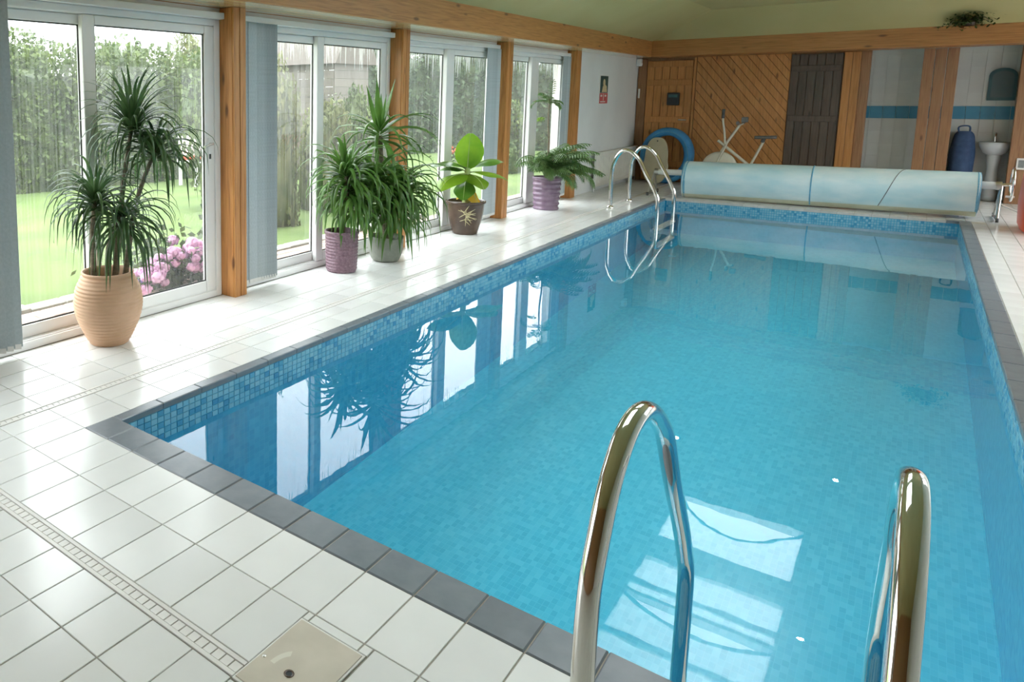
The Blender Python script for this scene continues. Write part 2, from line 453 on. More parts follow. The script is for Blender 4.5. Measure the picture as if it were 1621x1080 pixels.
# ------------------------------------------------------------------ mesh helpers
class MB:
    def __init__(self):
        self.v, self.f, self.s = [], [], []
    def add(self, vs_, fs, smooth=False):
        k = len(self.v)
        self.v += [tuple(p) for p in vs_]
        self.f += [tuple(k + i for i in f) for f in fs]
        self.s += [smooth] * len(fs)
        return self
    def box(self, x0, x1, y0, y1, z0, z1, rot=None, about=None):
        p = [Vector((x, y, z)) for z in (z0, z1) for y in (y0, y1) for x in (x0, x1)]
        if rot is not None:
            a = Vector(about)
            p = [rot @ (q - a) + a for q in p]
        return self.add(p, [(0, 2, 3, 1), (4, 5, 7, 6), (0, 1, 5, 4), (2, 6, 7, 3), (0, 4, 6, 2), (1, 3, 7, 5)])
    def cbox(self, x0, x1, y0, y1, z0, z1, c=0.004):
        """box with chamfered top edges"""
        p = [(x0, y0, z0), (x1, y0, z0), (x1, y1, z0), (x0, y1, z0),
             (x0, y0, z1 - c), (x1, y0, z1 - c), (x1, y1, z1 - c), (x0, y1, z1 - c),
             (x0 + c, y0 + c, z1), (x1 - c, y0 + c, z1), (x1 - c, y1 - c, z1), (x0 + c, y1 - c, z1)]
        f = [(0, 3, 2, 1), (8, 9, 10, 11)]
        for a in range(4):
            b = (a + 1) % 4
            f += [(a, b, b + 4, a + 4), (a + 4, b + 4, b + 8, a + 8)]
        return self.add(p, f)
    def quad(self, *p):
        return self.add(p, [tuple(range(len(p)))])
    def tube(self, path, r, n=10, cap=True):
        path = [Vector(p) for p in path]
        rs = r if isinstance(r, (list, tuple)) else [r] * len(path)
        rings, up = [], None
        for i, p in enumerate(path):
            d = (path[min(i + 1, len(path) - 1)] - path[max(i - 1, 0)]).normalized()
            if up is None:
                up = Vector((0, 0, 1)) if abs(d.z) < 0.9 else Vector((1, 0, 0))
            u = (up - d * up.dot(d)).normalized()
            up = u
            w = d.cross(u)
            rings.append([p + (u * cos(2 * pi * k / n) + w * sin(2 * pi * k / n)) * rs[i] for k in range(n)])
        vv = [q for rg in rings for q in rg]
        ff = []
        for i in range(len(path) - 1):
            for k in range(n):
                ff.append((i * n + k, i * n + (k + 1) % n, (i + 1) * n + (k + 1) % n, (i + 1) * n + k))
        self.add(vv, ff, True)
        if cap:
            self.add(rings[0], [tuple(reversed(range(n)))])
            self.add(rings[-1], [tuple(range(n))])
        return self
    def lathe(self, prof, c=(0, 0, 0), n=40, axis='z', closed=False):
        vv, ff = [], []
        for r, z in prof:
            for k in range(n):
                a = 2 * pi * k / n
                p = (r * cos(a), r * sin(a), z)
                if axis == 'x':
                    p = (z, r * cos(a), r * sin(a))
                elif axis == 'y':
                    p = (r * sin(a), z, r * cos(a))
                vv.append((p[0] + c[0], p[1] + c[1], p[2] + c[2]))
        for i in range(len(prof) - 1):
            for k in range(n):
                ff.append((i * n + k, i * n + (k + 1) % n, (i + 1) * n + (k + 1) % n, (i + 1) * n + k))
        if closed:
            ff.append(tuple(reversed(range(n))))
            ff.append(tuple(range((len(prof) - 1) * n, len(prof) * n)))
        return self.add(vv, ff, True)
    def ball(self, c, r, sx=1, sy=1, sz=1, nu=10, nv=7, bump=0.0, seed=0):
        vv, ff = [], []
        for j in range(nv + 1):
            t = pi * j / nv
            for i in range(nu):
                a = 2 * pi * i / nu
                d = Vector((sin(t) * cos(a), sin(t) * sin(a), cos(t)))
                k = 1.0 + (bump * mnoise.noise(d * 2.2 + Vector((seed, seed * .7, 0))) if bump else 0)
                vv.append((c[0] + d.x * r * sx * k, c[1] + d.y * r * sy * k, c[2] + d.z * r * sz * k))
        for j in range(nv):
            for i in range(nu):
                ff.append((j * nu + i, (j + 1) * nu + i, (j + 1) * nu + (i + 1) % nu, j * nu + (i + 1) % nu))
        return self.add(vv, ff, True)
    def mesh(self, name, mat):
        me = bpy.data.meshes.new(name)
        me.from_pydata(self.v, [], self.f)
        me.polygons.foreach_set('use_smooth', self.s)
        if mat:
            me.materials.append(mat)
        me.update()
        return me
    def build(self, name, mat, parent=None, **props):
        o = bpy.data.objects.new(name, self.mesh(name, mat))
        COL.objects.link(o)
        if parent is not None:
            o.parent = parent
            o.matrix_parent_inverse = PINV[parent.name]
        for k, v in props.items():
            o[k] = v
        return o

PINV = {}
class _Inv(dict):
    def __missing__(self, k):
        return bpy.data.objects[k].matrix_basis.inverted() if False else world_of(bpy.data.objects[k]).inverted()
PINV = _Inv()
def world_of(o):
    m = o.matrix_basis.copy()
    if o.parent is not None:
        m = world_of(o.parent) @ o.matrix_parent_inverse @ m
    return m

def place_mesh(name, me, loc, parent=None, rotz=0.0):
    o = bpy.data.objects.new(name, me)
    COL.objects.link(o)
    o.location = loc
    if rotz:
        o.rotation_euler = (0, 0, rotz)
    if parent is not None:
        o.parent = parent
        o.matrix_parent_inverse = PINV[parent.name]
    return o

def thing(name, label, cat, loc=(0, 0, 0), group=None):
    o = bpy.data.objects.new(name, None)
    COL.objects.link(o)
    o.empty_display_size = 0.1
    o.location = loc
    o['label'] = label
    o['category'] = cat
    if group:
        o['group'] = group
    return o

def tag(o, label, cat, group=None):
    o['label'] = label
    o['category'] = cat
    if group:
        o['group'] = group
    return o

def struct(o):
    o['kind'] = 'structure'
    return o

def empty_struct(name, loc=(0, 0, 0)):
    o = bpy.data.objects.new(name, None)
    COL.objects.link(o)
    o.location = loc
    o['kind'] = 'structure'
    return o

def bevel(o, w=0.004, seg=2):
    m = o.modifiers.new('bevel', 'BEVEL')
    m.width = w
    m.segments = seg
    m.limit_method = 'ANGLE'
    return o

def spline(pts, k=6):
    """Catmull-Rom through the points"""
    P = [Vector(p) for p in pts]
    P = [P[0] * 2 - P[1]] + P + [P[-1] * 2 - P[-2]]
    out = []
    for i in range(1, len(P) - 2):
        for j in range(k):
            t = j / k
            a, b, c, d = P[i - 1], P[i], P[i + 1], P[i + 2]
            out.append(0.5 * ((2 * b) + (c - a) * t + (2 * a - 5 * b + 4 * c - d) * t * t + (3 * b - a - 3 * c + d) * t ** 3))
    out.append(P[-2])
    return out

# ------------------------------------------------------------------ key dimensions
TX, TY = 0.16331, 0.25654
XL, XR = 0.059, 3.052          # inner pool walls
YN, YF = 0.151, 9.863
XRO, YFO = 3.148, 9.965        # outer coping edges on the right and at the far end
XW = -1.085                    # window plane
ZW = -0.105                    # water level
YB = 12.2                      # far wall
XE, YS = 4.7, -3.4             # right wall, wall behind the camera
POSTS = [(-2.62, -2.47), (-0.33, -0.19), (1.99, 2.125), (4.285, 4.415), (6.63, 6.80), (8.985, 9.17)]

# ------------------------------------------------------------------ pool basin
basin = empty_struct('pool_basin', (1.5, 5, -1))
def zfloor(y):
    return -1.10 + (y - YN) / (YF - YN) * 0.62
b = MB()
N = 12
for i in range(N):
    y0 = YN + (YF - YN) * i / N; y1 = YN + (YF - YN) * (i + 1) / N
    b.quad((XL, y0, zfloor(y0)), (XR, y0, zfloor(y0)), (XR, y1, zfloor(y1)), (XL, y1, zfloor(y1)))
b.build('basin_floor', M['mos_floor'], basin)
b = MB()
b.quad((XL, YN, zfloor(YN)), (XL, YF, zfloor(YF)), (XL, YF, -0.025), (XL, YN, -0.025))
b.quad((XR, YF, zfloor(YF)), (XR, YN, zfloor(YN)), (XR, YN, -0.025), (XR, YF, -0.025))
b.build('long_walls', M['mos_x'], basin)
b = MB()
b.quad((XR, YN, zfloor(YN)), (XL, YN, zfloor(YN)), (XL, YN, -0.025), (XR, YN, -0.025))
b.quad((XL, YF, zfloor(YF)), (XR, YF, zfloor(YF)), (XR, YF, -0.025), (XL, YF, -0.025))
b.build('short_walls', M['mos_y'], basin)
# waterline band: every little tile has its own edges, five rows of them
bx, by = MB(), MB()
def band_tile(mb, axis, wall, side, u0, u1, z0, z1, d):
    g = 0.0022
    u0 += g; u1 -= g; z0 += g; z1 -= g
    a = wall; c = wall + side * d
    if axis == 'x':
        p = [(c, u0, z0), (c, u1, z0), (c, u1, z1), (c, u0, z1), (a, u0, z0), (a, u1, z0), (a, u1, z1), (a, u0, z1)]
    else:
        p = [(u0, c, z0), (u1, c, z0), (u1, c, z1), (u0, c, z1), (u0, a, z0), (u1, a, z0), (u1, a, z1), (u0, a, z1)]
    mb.add(p, [(0, 1, 2, 3), (0, 4, 5, 1), (1, 5, 6, 2), (2, 6, 7, 3), (3, 7, 4, 0)])
for r in range(5):
    z0 = -0.18 + 0.03 * r
    for k in range(int(YN / 0.041) + 1, int(YF / 0.041)):
        band_tile(bx, 'x', XL, 1, k * 0.041, (k + 1) * 0.041, z0, z0 + 0.03, 0.003 + random.random() * 0.002)
        band_tile(bx, 'x', XR, -1, k * 0.041, (k + 1) * 0.041, z0, z0 + 0.03, 0.003 + random.random() * 0.002)
    for k in range(int(XL / 0.026) + 1, int(XR / 0.026)):
        band_tile(by, 'y', YN, 1, k * 0.026, (k + 1) * 0.026, z0, z0 + 0.03, 0.003 + random.random() * 0.002)
        band_tile(by, 'y', YF, -1, k * 0.026, (k + 1) * 0.026, z0, z0 + 0.03, 0.003 + random.random() * 0.002)
bx.build('waterline_mosaic', M['band_x'], basin, kind='stuff')
by.build('waterline_mosaic', M['band_y'], basin, kind='stuff')
# coping
cb = MB()
cb.box(0.001, XRO, 0.001, YN, -0.03, -0.003)
cb.box(0.001, XL, YN, YFO, -0.03, -0.003)
cb.box(XR, XRO, YN, YFO, -0.03, -0.003)
cb.box(XL, XR, YF, YFO, -0.03, -0.003)
cb.build('coping_bed', M['coping_grout'], basin)
def coping(x0, x1, y0, y1, mat):
    g = 0.0018
    me = MB().cbox(x0 + g, x1 - g, y0 + g, y1 - g, -0.028, 0.002, 0.004).mesh('coping_tile', mat)
    place_mesh('coping_tile', me, (0, 0, 0), basin)
LIP = 0.006
n = 19
for k in range(n):
    x0 = k * TX; x1 = min((k + 1) * TX, XRO)
    coping(x0, x1, 0.0, YN + LIP, M['coping'])
y = YN
while y < YF:
    y1 = min(y + TY, YF)
    coping(0.0, XL + LIP, y + (LIP if y == YN else 0), y1, M['coping'])
    y = y1
y = YN
while y < YF:
    y1 = min(y + 0.335, YF)
    coping(XR - LIP, XRO, y + (LIP if y == YN else 0), y1, M['coping'])
    y = y1
x = 0.0
while x < XRO - 0.01:
    x1 = min(x + TX, XRO)
    coping(x, x1, YF - LIP, YFO, M['coping_pale'] if x1 < XRO - 0.06 else M['coping'])
    x = x1

# ------------------------------------------------------------------ water
b = MB().quad((XL + 0.001, YN + 0.001, ZW), (XR - 0.001, YN + 0.001, ZW), (XR - 0.001, YF - 0.001, ZW), (XL + 0.001, YF - 0.001, ZW))
w = b.build('pool_water', M['water'])
tag(w, 'clear blue still water filling the long mosaic pool', 'water')
w['kind'] = 'stuff'

# ------------------------------------------------------------------ floor with glazed tiles
fl = MB()
ZG = -0.004
fl.box(XW - 0.05, 0.0, YS, YB + 0.9, -0.12, ZG)
fl.box(0.0, XRO, YS, 0.0, -0.12, ZG)
fl.box(XRO, XE, YS, YB + 0.9, -0.12, ZG)
fl.box(0.0, XRO, YFO, YB + 0.9, -0.12, ZG)
floor = struct(fl.build('floor', M['grout']))
DR_Y0, DR_Y1 = -0.578, -0.516       # drain across the near deck
DR_X0, DR_X1 = -0.345, -0.288       # drain along the window side
HX0, HX1, HY0, HY1 = 1.448, 1.664, -0.583, -0.292   # hatch cover
def cut(lo, hi, a, c):
    """remove a..c from lo..hi"""
    if c <= lo or a >= hi:
        return [(lo, hi)]
    r = []
    if a - lo > 0.012:
        r.append((lo, a))
    if hi - c > 0.012:
        r.append((c, hi))
    return r
cells = []
xi0 = int(math.floor((XW + 0.0) / TX)); xi1 = int(math.ceil(XE / TX))
yi0 = int(math.floor(YS / TY)); yi1 = int(math.ceil(YB / TY))
for i in range(xi0, xi1):
    for j in range(yi0, yi1):
        x0, x1 = max(i * TX, XW), min((i + 1) * TX, XE)
        y0, y1 = max(j * TY, YS), min((j + 1) * TY, YB)
        if x1 - x0 < 0.02 or y1 - y0 < 0.02:
            continue
        xs = cut(x0, x1, DR_X0, DR_X1)
        for (a, c) in xs:
            ys = [(y0, y1)]
            if a < HX0 - 0.01 and a > DR_X0 - 0.02:
                ys = cut(y0, y1, DR_Y0, DR_Y1)
            for (d, e) in ys:
                # pool hole
                if c > 0.001 and a < XRO - 0.001 and e > 0.001 and d < YFO - 0.001:
                    parts = []
                    if d < 0: parts.append((a, c, d, 0.0))
                    elif e > YFO: parts.append((a, c, YFO, e))
                    elif c > XRO: parts.append((XRO, c, d, e))
                    elif a < 0: parts.append((a, 0.0, d, e))
                else:
                    parts = [(a, c, d, e)]
                for (a2, c2, d2, e2) in parts:
                    if c2 > HX0 and a2 < HX1 and e2 > HY0 and d2 < HY1:
                        for (p, q) in cut(a2, c2, HX0, HX1):
                            cells.append((p, q, d2, e2))
                        lo, hi = max(a2, HX0), min(c2, HX1)
                        for (p, q) in cut(d2, e2, HY0, HY1):
                            if hi - lo > 0.012: cells.append((lo, hi, p, q))
                    elif c2 - a2 > 0.012 and e2 - d2 > 0.012:
                        cells.append((a2, c2, d2, e2))
def cam_px(x, y, z=0.0):
    d = Vector((x, y, z)) - CAM
    q = [sum(RC[r][k] * d[k] for k in range(3)) for r in range(3)]
    if q[2] < 0.2:
        return None
    return FPX * q[0] / q[2] + PPX, FPX * q[1] / q[2] + PPY, q[2]
vis, rest = [], []
for c in cells:
    p = cam_px((c[0] + c[1]) / 2, (c[2] + c[3]) / 2)
    if p and -60 < p[0] < 1690 and 150 < p[1] < 1150:
        vis.append((p[2], c))
    else:
        rest.append(c)
vis.sort(key=lambda t: t[0])
near = [c for d, c in vis[:298]]
rest += [c for d, c in vis[298:]]
TILE_MESH = {}
G = 0.0021
for c in near:
    w_, h_ = round(c[1] - c[0], 3), round(c[3] - c[2], 3)
    if (w_, h_) not in TILE_MESH:
        TILE_MESH[(w_, h_)] = MB().cbox(-w_ / 2 + G, w_ / 2 - G, -h_ / 2 + G, h_ / 2 - G, -0.006, 0.0, 0.0012).mesh('floor_tile', M['tile'])
    place_mesh('floor_tile', TILE_MESH[(w_, h_)], ((c[0] + c[1]) / 2, (c[2] + c[3]) / 2, random.uniform(-0.0004, 0.0003)), floor)
rb = MB()
for c in rest:
    rb.cbox(c[0] + G, c[1] - G, c[2] + G, c[3] - G, -0.006, 0.0, 0.0012)
rb.build('floor_tile_field', M['tile'], floor, kind='stuff')

# drains
def drain(name, label, x0, x1, y0, y1, along):
    t = thing(name, label, 'drain', ((x0 + x1) / 2, (y0 + y1) / 2, 0))
    L0, L1 = (x0, x1) if along == 'x' else (y0, y1)
    W0, W1 = (y0, y1) if along == 'x' else (x0, x1)
    def bxx(l0, l1, w0, w1, z0, z1):
        m = MB()
        return m.box(l0, l1, w0, w1, z0, z1) if along == 'x' else m.box(w0, w1, l0, l1, z0, z1)
    for a, c in ((W0 + .001, W0 + 0.014), (W1 - 0.014, W1 - .001)):
        bevel(bxx(L0, L1, a, c, -0.0035, 0.0025).build('rail', M['plastic_white'], t), 0.001)
    bxx(L0, L1, W0 + 0.014, W1 - 0.014, -0.0038, -0.003).build('channel', M['grout'], t)
    pitch = 0.031
    n = int((L1 - L0) / pitch)
    mm = bxx(-pitch / 2 + 0.0022, pitch / 2 - 0.0022, -(W1 - W0) / 2 + 0.0165, (W1 - W0) / 2 - 0.0165, -0.003, 0.0005)
    me = mm.mesh('slat', M['plastic_white'])
    restb = MB()
    for k in range(n):
        l = L0 + pitch * (k + .5); wc = (W0 + W1) / 2
        if k < 150:
            place_mesh('slat', me, (l, wc, 0) if along == 'x' else (wc, l, 0), t)
        else:
            h = pitch / 2 - 0.0022; ww = (W1 - W0) / 2 - 0.0165
            restb.box(*( (l - h, l + h, wc - ww, wc + ww) if along == 'x' else (wc - ww, wc + ww, l - h, l + h)), -0.003, 0.0005)
    if restb.v:
        restb.build('slat_run', M['plastic_white'], t, kind='stuff')
drain('drain_channel', 'white slatted drain channel across the near deck, ending at the beige cover', DR_X1, HX0, DR_Y0, DR_Y1, 'x')
drain('drain_channel', 'white slatted drain channel running along the deck beside the window pots', DR_X0, DR_X1, -0.516, 9.4, 'y')

# hatch cover
t = thing('hatch_cover', 'square beige plastic hatch cover with centre hole set in near floor tiles', 'cover', ((HX0 + HX1) / 2, (HY0 + HY1) / 2, 0))
bevel(MB().box(HX0 + .003, HX1 - .003, HY0 + .003, HY1 - .003, -0.0035, 0.003).build('rim', M['plastic_white'], t), 0.0015)
bevel(MB().box(HX0 + .008, HX1 - .008, HY0 + .01, HY1 - .01, 0.003, 0.0055).build('lid', M['hatch'], t), 0.0015)
cx_, cy_ = 1.553, -0.478
MB().lathe([(0.013, 0.0056), (0.0135, 0.0064), (0.009, 0.0064), (0.0085, 0.0057)], (cx_, cy_, 0), 24).build('lift_hole', M['brown_glaze'], t)
MB().lathe([(0.0, 0.0058), (0.009, 0.0058)], (cx_, cy_, 0), 24).build('hole_floor', M['black_plastic'], t)
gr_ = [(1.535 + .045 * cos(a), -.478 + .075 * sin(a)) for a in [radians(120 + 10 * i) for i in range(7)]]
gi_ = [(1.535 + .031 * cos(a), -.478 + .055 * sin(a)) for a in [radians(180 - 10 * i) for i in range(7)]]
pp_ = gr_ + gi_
MB().add([(x, y, .0057) for x, y in pp_], [tuple(range(len(pp_)))]).build('highlight_patch', M['hatch_highlight'], t)  # reflected highlight painted on the lid as a flat pale arc
for sx_, sy_ in ((1.468, -0.475), (1.64, -0.475)):
    MB().lathe([(0.0, 0.0072), (0.004, 0.0070), (0.0055, 0.0056)], (sx_, sy_, 0), 14).build('screw', M['steel'], t)

# ------------------------------------------------------------------ room shell
ZS = 2.08      # soffit height
XB, YBM = -0.65, 11.55   # beam faces
ZB = 2.36
# left wall: sill band under the windows is the frame itself; solid wall beyond the last post
wl_ = MB()
wl_.box(XW - 0.25, -1.0, 9.17, YB + 0.9, 0, ZS + 0.3)
wall_left = struct(wl_.build('wall_left', M['white_wall']))
struct(MB().box(XW - 0.12, XW - .001, -2.62, 9.16, ZS - 0.001, ZS + 0.3).build('trim_8', M['pine_y']))
struct(MB().box(XW - 0.12, XW - .001, -2.62, 9.16, 2.0, ZS - .001).build('trim_9', M['upvc']))
struct(MB().box(XW - 0.25, -1.0, YS, -2.63, 0, ZS + 0.3).build('wall_side', M['white_wall']))
# right wall and the wall behind the camera
ADDED_RW = [(4.6, 6.6), (7.0, 9.0), (9.4, 11.4)]       # unseen windows added to the right wall to brighten the far end
m_ = MB()
ylast = YS - .2
for a, c in ADDED_RW:
    m_.box(XE, XE + .2, ylast, a, -0.1, 3.1); ylast = c
    m_.box(XE, XE + .2, a, c, -0.1, 0.35); m_.box(XE, XE + .2, a, c, 2.05, 3.1)
m_.box(XE, XE + .2, ylast, YB + 1.1, -0.1, 3.1)
struct(m_.build('wall_right', M['white_wall']))
for k, (a, c) in enumerate(ADDED_RW):
    wdw = empty_struct('window_%d' % (k + 12), (XE + .1, (a + c) / 2, 1.2))  # opening added for light, no known window here
    for (p, q, d, e) in ((a, a + .06, .35, 2.05), (c - .06, c, .35, 2.05), (a + .06, c - .06, .35, .42), (a + .06, c - .06, 1.98, 2.05), ((a + c) / 2 - .04, (a + c) / 2 + .04, .42, 1.98)):
        MB().box(XE + .06, XE + .13, p, q, d, e).build('frame_bar', M['upvc'], wdw)
    MB().quad((XE + .1, a, .38), (XE + .1, c, .38), (XE + .1, c, 2.02), (XE + .1, a, 2.02)).build('pane', M['roof_pane'], wdw)  # pane of the added window
struct(MB().box(XE + .2, 40, -40, 60, -0.3, -0.10).build('yard', M['paver_flat']))
struct(MB().box(XW - 0.25, XE, YS - 0.2, YS, -0.1, 3.1).build('wall_front', M['clad_brown']))
# ceiling: slopes up from the beams to a flat with roof openings, one of them added
ZC = 2.7
cl = MB()
xa, xb_, ya, yb_ = 0.25, XE, YS, 11.0
ROOF = [(1.04, 2.11, 6.03, 7.05), (1.04, 2.11, 4.98, 5.58), (1.04, 2.11, 3.70, 4.93),
        (1.04, 2.11, 0.65, 2.75)]  # unseen clear opening added to light the pool and near deck
cl.quad((XB - .03, YS, ZB - .05), (XB - .03, YBM + .03, ZB - .05), (xa, yb_, ZC), (xa, YS, ZC))
cl.quad((XB - .03, YBM + .03, ZB - .05), (XE, YBM + .03, ZB - .05), (XE, yb_, ZC), (xa, yb_, ZC))
def flat(x0, x1, y0, y1):
    cl.quad((x0, y0, ZC), (x0, y1, ZC), (x1, y1, ZC), (x1, y0, ZC))
flat(xa, ROOF[0][0], ya, yb_)
flat(ROOF[0][1], xb_, ya, yb_)
ylast = ya
for (x0, x1, y0, y1) in sorted(ROOF, key=lambda r: r[2]):
    flat(x0, x1, ylast, y0)
    ylast = y1
flat(ROOF[0][0], ROOF[0][1], ylast, yb_)
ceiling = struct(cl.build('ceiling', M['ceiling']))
rf = MB()      # closes the roof void over the window heads
rf.box(XW - 0.6, XW + 0.02, YS - .2, YB + 1.1, ZS + 0.26, ZS + 0.3)
rf.box(XW - 0.6, XB, YS - .2, YB + 1.1, ZB + 0.02, ZB + 0.06)
rf.box(XW - 0.6, XE, YBM, YB + 1.1, ZB + 0.02, ZB + 0.06)
rf.build('roof_edge', M['shed_roof'], ceiling)

# rooflights; the last in the list is added for its light
for k, (x0, x1, y0, y1) in enumerate(ROOF):
    wdw = empty_struct('window_%d' % (k + 7), ((x0 + x1) / 2, (y0 + y1) / 2, ZC))  # the last of these is the added opening
    s = MB()
    for a in ((x0, y0, x1, y0), (x1, y0, x1, y1), (x1, y1, x0, y1), (x0, y1, x0, y0)):
        s.quad((a[0], a[1], ZC), (a[2], a[3], ZC), (a[2], a[3], ZC + .07), (a[0], a[1], ZC + .07))
    s.build('shaft', M['upvc'], wdw)
    MB().quad((x0 - .02, y0 - .02, ZC + .07), (x1 + .02, y0 - .02, ZC + .07), (x1 + .02, y1 + .02, ZC + .07), (x0 - .02, y1 + .02, ZC + .07)).build('pane', M['roof_pane'], wdw)
    # cloth blind that sags: its edge is an arc
    def arc(u):
        return 4 * u * (1 - u)
    bl = MB(); NN = 20
    for i in range(NN):
        u0, u1 = i / NN, (i + 1) / NN
        xx0, xx1 = x0 + (x1 - x0) * u0, x0 + (x1 - x0) * u1
        if k > 2:
            continue
        if k == 0:
            e0, e1 = y1 - 0.02 - 0.52 * arc(u0), y1 - 0.02 - 0.52 * arc(u1); s0 = y0
        elif k == 1:
            e0 = e1 = y1; s0 = y0 - 0.0
        else:
            e0, e1 = y1 - 0.02 - 0.22 * arc(u0), y1 - 0.02 - 0.22 * arc(u1); s0 = y0
        bl.quad((xx0, s0, ZC + .03), (xx1, s0, ZC + .03), (xx1, e1, ZC + .03), (xx0, e0, ZC + .03))
    if k != 1 and bl.v:
        pts_ = [(x0 + (x1 - x0) * i / 24, y1 - .02 - (.52 if k == 0 else .22) * arc(i / 24), ZC + .028) for i in range(25)]
        MB().tube(pts_, .016, 6).build('blind_hem', M['seam'], wdw)
    if bl.v:
        bl.build('blind', M['roof_blind'], wdw)
    if k in (1, 2):
        yb0 = 5.14 if k == 1 else 4.31
        MB().box(x0, x1, yb0 - .035, yb0 + .035, ZC + .005, ZC + .025).build('glazing_bar', M['white_wall'], wdw)

# soffit boards and beams
tr1 = empty_struct('trim_1', (-0.85, 4.5, ZS))
nb = 4
for k in range(nb):
    x0 = -1.065 + (XB + 1.065) * k / nb; x1 = -1.065 + (XB + 1.065) * (k + 1) / nb
    bevel(MB().box(x0 + .002, x1 - .002, YS, YB, ZS, ZS + 0.018).build('soffit_board', M['soffit'], tr1), 0.003)
tr2 = struct(bevel(MB().box(XB - 0.05, XB, YS, YBM, ZS - 0.004, ZB).build('trim_2', M['pine_y']), 0.006))
tr3 = struct(bevel(MB().box(XB - 0.05, XE, YBM, YBM + 0.05, ZS - 0.004, ZB - .03).build('trim_3', M['pine_x']), 0.006))
struct(bevel(MB().box(XB - .05, XE, YBM + .05, YB, ZS, ZS + .02).build('trim_4', M['pine_x']), 0.003))

# ------------------------------------------------------------------ windows, posts, blinds
def window(num, y0, y1, wet, handle=False, mull=None):
    wdw = empty_struct('window_%d' % num, (XW, (y0 + y1) / 2, 0))
    pane = M['pane_wet'] if wet else M['pane']
    xo, xi = XW - 0.10, XW
    ZT = 2.0
    # outer frame
    for (a, c, d, e) in ((y0, y0 + 0.055, 0, ZT), (y1 - 0.055, y1, 0, ZT), (y0 + .055, y1 - .055, ZT - 0.045, ZT), (y0 + .055, y1 - .055, 0, 0.05)):
        bevel(MB().box(xo, xi, a, c, d, e).build('frame_bar', M['upvc'], wdw), 0.006)
    MB().box(xo + .02, xi - .012, y0 + .055, y1 - .055, 0.05, 0.056).build('track', M['upvc'], wdw)
    m0, m1 = mull
    def sash(a, c, x0, x1, sl, sr):
        z0, z1 = 0.056, ZT - 0.047
        for (p, q, d, e) in ((a, a + sl, z0, z1), (c - sr, c, z0, z1), (a + sl, c - sr, z1 - 0.058, z1), (a + sl, c - sr, z0, z0 + 0.075)):
            bevel(MB().box(x0, x1, p, q, d, e).build('sash_bar', M['upvc'], wdw), 0.006)
        g = 0.008
        pa, pc, pz0, pz1 = a + sl, c - sr, z0 + 0.075, z1 - 0.058
        gb = MB()
        xm = x1 - .012
        gb.box(xm - .006, xm, pa, pa + g, pz0, pz1); gb.box(xm - .006, xm, pc - g, pc, pz0, pz1)
        gb.box(xm - .006, xm, pa + g, pc - g, pz0, pz0 + g); gb.box(xm - .006, xm, pa + g, pc - g, pz1 - g, pz1)
        gb.build('gasket', M['gasket'], wdw)
        MB().quad(((x0 + x1) / 2 + .004, pa, pz0), ((x0 + x1) / 2 + .004, pc, pz0), ((x0 + x1) / 2 + .004, pc, pz1), ((x0 + x1) / 2 + .004, pa, pz1)).build('pane', pane, wdw)
    sash(y0 + .056, m1 - 0.005, xo + 0.005, xo + 0.045, 0.07, m1 - m0 - 0.03)
    sash(m0 + 0.012, y1 - .056, xo + 0.05, xi - 0.008, m1 - m0 - 0.012, 0.09)
    if handle:
        h = bevel(MB().box(xi - .008, xi, y1 - .125, y1 - .095, 0.98, 1.17).build('handle_plate', M['upvc'], wdw), 0.003)
        MB().tube(spline([(xi, y1 - .11, 1.13), (xi + .035, y1 - .11, 1.13), (xi + .04, y1 - .15, 1.125), (xi + .038, y1 - .2, 1.11)]), 0.009, 10).build('handle', M['steel'], wdw)
        MB().box(xi, xi + .004, y1 - .118, y1 - .102, 1.02, 1.055).build('keyhole', M['gasket'], wdw)
window(1, POSTS[0][1], POSTS[1][0], False, mull=(-1.55, -1.45))
window(2, POSTS[1][1], POSTS[2][0], False, True, mull=(0.815, 0.918))
window(3, POSTS[2][1], POSTS[3][0], True, mull=(3.146, 3.25))
window(4, POSTS[3][1], POSTS[4][0], True, mull=(5.42, 5.6))
window(5, POSTS[4][1], POSTS[5][0], True, mull=(7.72, 7.98))

PL = ['pine post right of the terracotta urn, nearest full post',
      'pine post behind the hanging yucca leaves, second of the row',
      'pine post right of the brown banana pot, third of the row',
      'pine post right of the purple palm pot, beside the white wall']
for k, (a, c) in enumerate(POSTS):
    xf = -0.965
    if k < 2:
        t = empty_struct('trim_%d' % (10 + k), ((XW + xf) / 2, (a + c) / 2, 0))
    else:
        t = thing('timber_post', PL[k - 2], 'post', ((XW + xf) / 2, (a + c) / 2, 0), 'pine posts between the windows')
    bevel(MB().box(XW - 0.10, xf, a, c, 0, ZS - .001).build('shaft', M['pine_v'], t), 0.006)
    mid = (a + c) / 2
    bevel(MB().box(xf, xf + .012, a + .004, mid - .003, 0, ZS - .001).build('facing_board', M['pine_v'], t), 0.003)
    bevel(MB().box(xf, xf + .012, mid + .003, c - .004, 0, ZS - .001).build('facing_board', M['pine_v'], t), 0.003)

